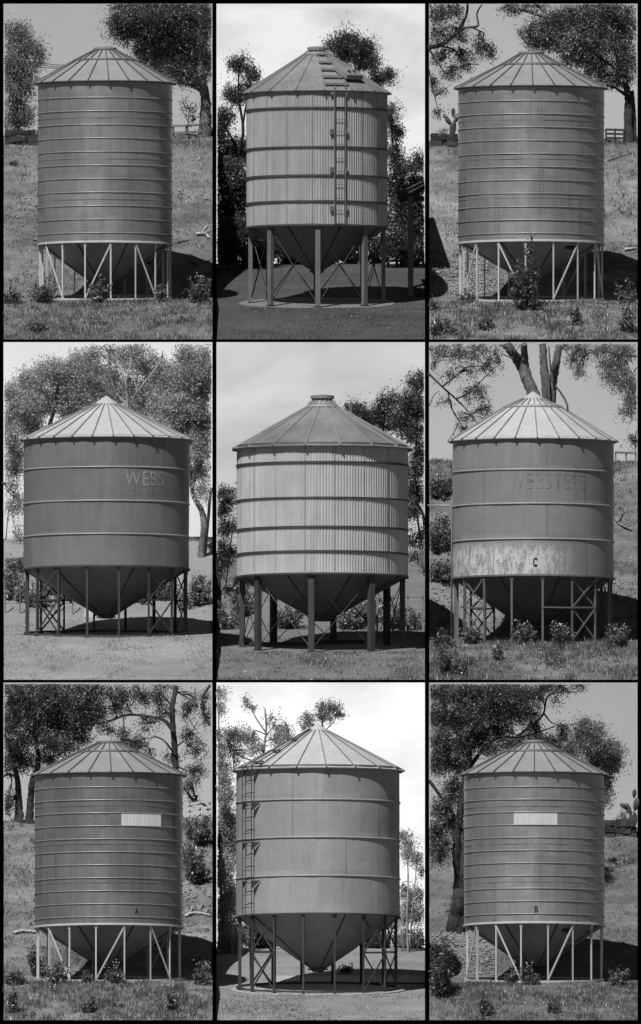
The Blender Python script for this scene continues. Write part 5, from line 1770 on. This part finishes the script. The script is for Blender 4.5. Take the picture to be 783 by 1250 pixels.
b = B[8]
mb = MB()
xs = np.linspace(b.x(225), b.xr - 0.07, 40)
P, F = [], []
for x in xs:
    for dd in (9.9, 11.6):
        P.append((float(x), b.y0 + dd + 0.25 * max(0, 1 - (x - xs[0]) / 0.8), b.gz(x, b.y0 + dd) + 0.045))
for q in range(len(xs) - 1):
    F.append((2 * q, 2 * q + 2, 2 * q + 3, 2 * q + 1))
mb.add(P, F)
o = mb.build('path', M['concrete'])
o['kind'] = 'structure'

b = B[4]                                                        # white marker block behind the hopper of the ghost lettered silo
d = 13.0
xc = b.x(325)
zg = b.gz(xc, b.y0 + d)
mb = MB()
mb.box((0, 0, 0.2), (0.30, 0.25, 0.5))
mb.box((0, 0, 0.47), (0.36, 0.31, 0.05))
tag(mb.build('concrete_trough', M['leg_pale'], None, loc=(xc, b.y0 + d, zg)), 'small white trough post seen behind the hopper of the ghost lettered silo', 'trough')


# ------------------------------------------------------------------ grass
def grass(i, n_front, n_back, h, mats, share, front=(0.05, 4.6), back=(10.0, 19.5), pad=0, patch=0.35):
    b = B[i]
    xs, ys, hs = [], [], []
    for n, (d0, d1), k in ((int(n_front * 1.3), front, 0.8), (n_back, back, 0.5), (pad, (4.4, 10), 0.6)):
        if n == 0:
            continue
        x = nrng.uniform(b.xl + 0.08, b.xr - 0.08, n * 2)
        y = nrng.uniform(d0, d1, n * 2)
        w = vnoise(x * 1.1, y * 0.9, 40 + i) + 0.6 * vnoise(x * 3.3, y * 2.6, 60 + i)
        keep = (w + nrng.uniform(-0.5, 0.5, n * 2)) > -0.5 + patch
        x, y, w = x[keep][:n], y[keep][:n], w[keep][:n]
        nt_ = max(6, len(x) // 34)                       # part of it stands in tussocks
        ct = nrng.integers(0, len(x), nt_)
        sel = nrng.uniform(size=len(x)) < (0.45 if h > 0.09 else 0.2)
        tid = nrng.integers(0, nt_, len(x))
        rad_ = nrng.uniform(0.04, 0.16, nt_)
        x = np.where(sel, x[ct][tid] + nrng.normal(size=len(x)) * rad_[tid], x)
        y = np.where(sel, y[ct][tid] + nrng.normal(size=len(x)) * rad_[tid], y)
        y = np.clip(y, 0.05, 22)
        w = np.where(sel, w + 0.35, w)
        xs.append(x)
        ys.append(y + b.y0)
        hs.append(h * k * (0.7 + 1.0 * np.clip(w + 0.3, 0, 1)) * nrng.uniform(0.4, 1.4, len(x)))
    x, y, hh = np.concatenate(xs), np.concatenate(ys), np.concatenate(hs)
    z = b.ground(x, y)
    n = len(x)
    base = np.stack([x, y, z - 0.01], 1)
    lean = nrng.normal(size=(n, 3)) * 0.35
    lean[:, 2] = 1
    lean /= np.linalg.norm(lean, axis=1)[:, None]
    tip = base + lean * hh[:, None]
    a = nrng.uniform(0, pi, n)
    s = np.stack([np.cos(a), np.sin(a), np.zeros(n)], 1) * (0.006 + 0.010 * nrng.uniform(size=n))[:, None]
    mid = base + lean * hh[:, None] * 0.5
    Q = np.stack([base - s, base + s, tip + s * 0.25, tip - s * 0.25], 1)
    Q[:, 0] += 0
    tone = vnoise(x * 1.6, y * 1.2, 90 + i) + nrng.normal(size=n) * 0.28
    cut = np.quantile(tone, [share[0], share[0] + share[1]])
    mi = np.digitize(tone, cut)
    v = tip[:, 2] * CP - tip[:, 1] * SP
    keep = b.mask(tip, 0.07)
    o = quads_obj('grass', Q[keep], mi[keep], [M[k] for k in mats])
    o['kind'] = 'stuff'
    return o


MAT3 = ('blade_d', 'blade_m', 'blade_l')
grass(1, 9000, 15000, 0.11, MAT3, (0.35, 0.45))
grass(2, 7000, 3000, 0.04, ('leaf_d', 'weed_d', 'blade_d'), (0.3, 0.4), pad=1500)
grass(3, 9000, 15000, 0.13, MAT3, (0.35, 0.40))
grass(4, 6000, 9000, 0.06, ('blade_l', 'blade_l', 'blade_p'), (0.2, 0.4), pad=1500, patch=0.5)
grass(5, 7000, 9000, 0.07, MAT3, (0.3, 0.45), pad=1500)
grass(6, 10000, 15000, 0.13, MAT3, (0.35, 0.45))
grass(7, 10000, 15000, 0.13, MAT3, (0.35, 0.40))
grass(8, 7000, 3500, 0.045, ('blade_d', 'blade_m', 'blade_m'), (0.25, 0.45), pad=1500)
grass(9, 9000, 15000, 0.11, MAT3, (0.35, 0.45))
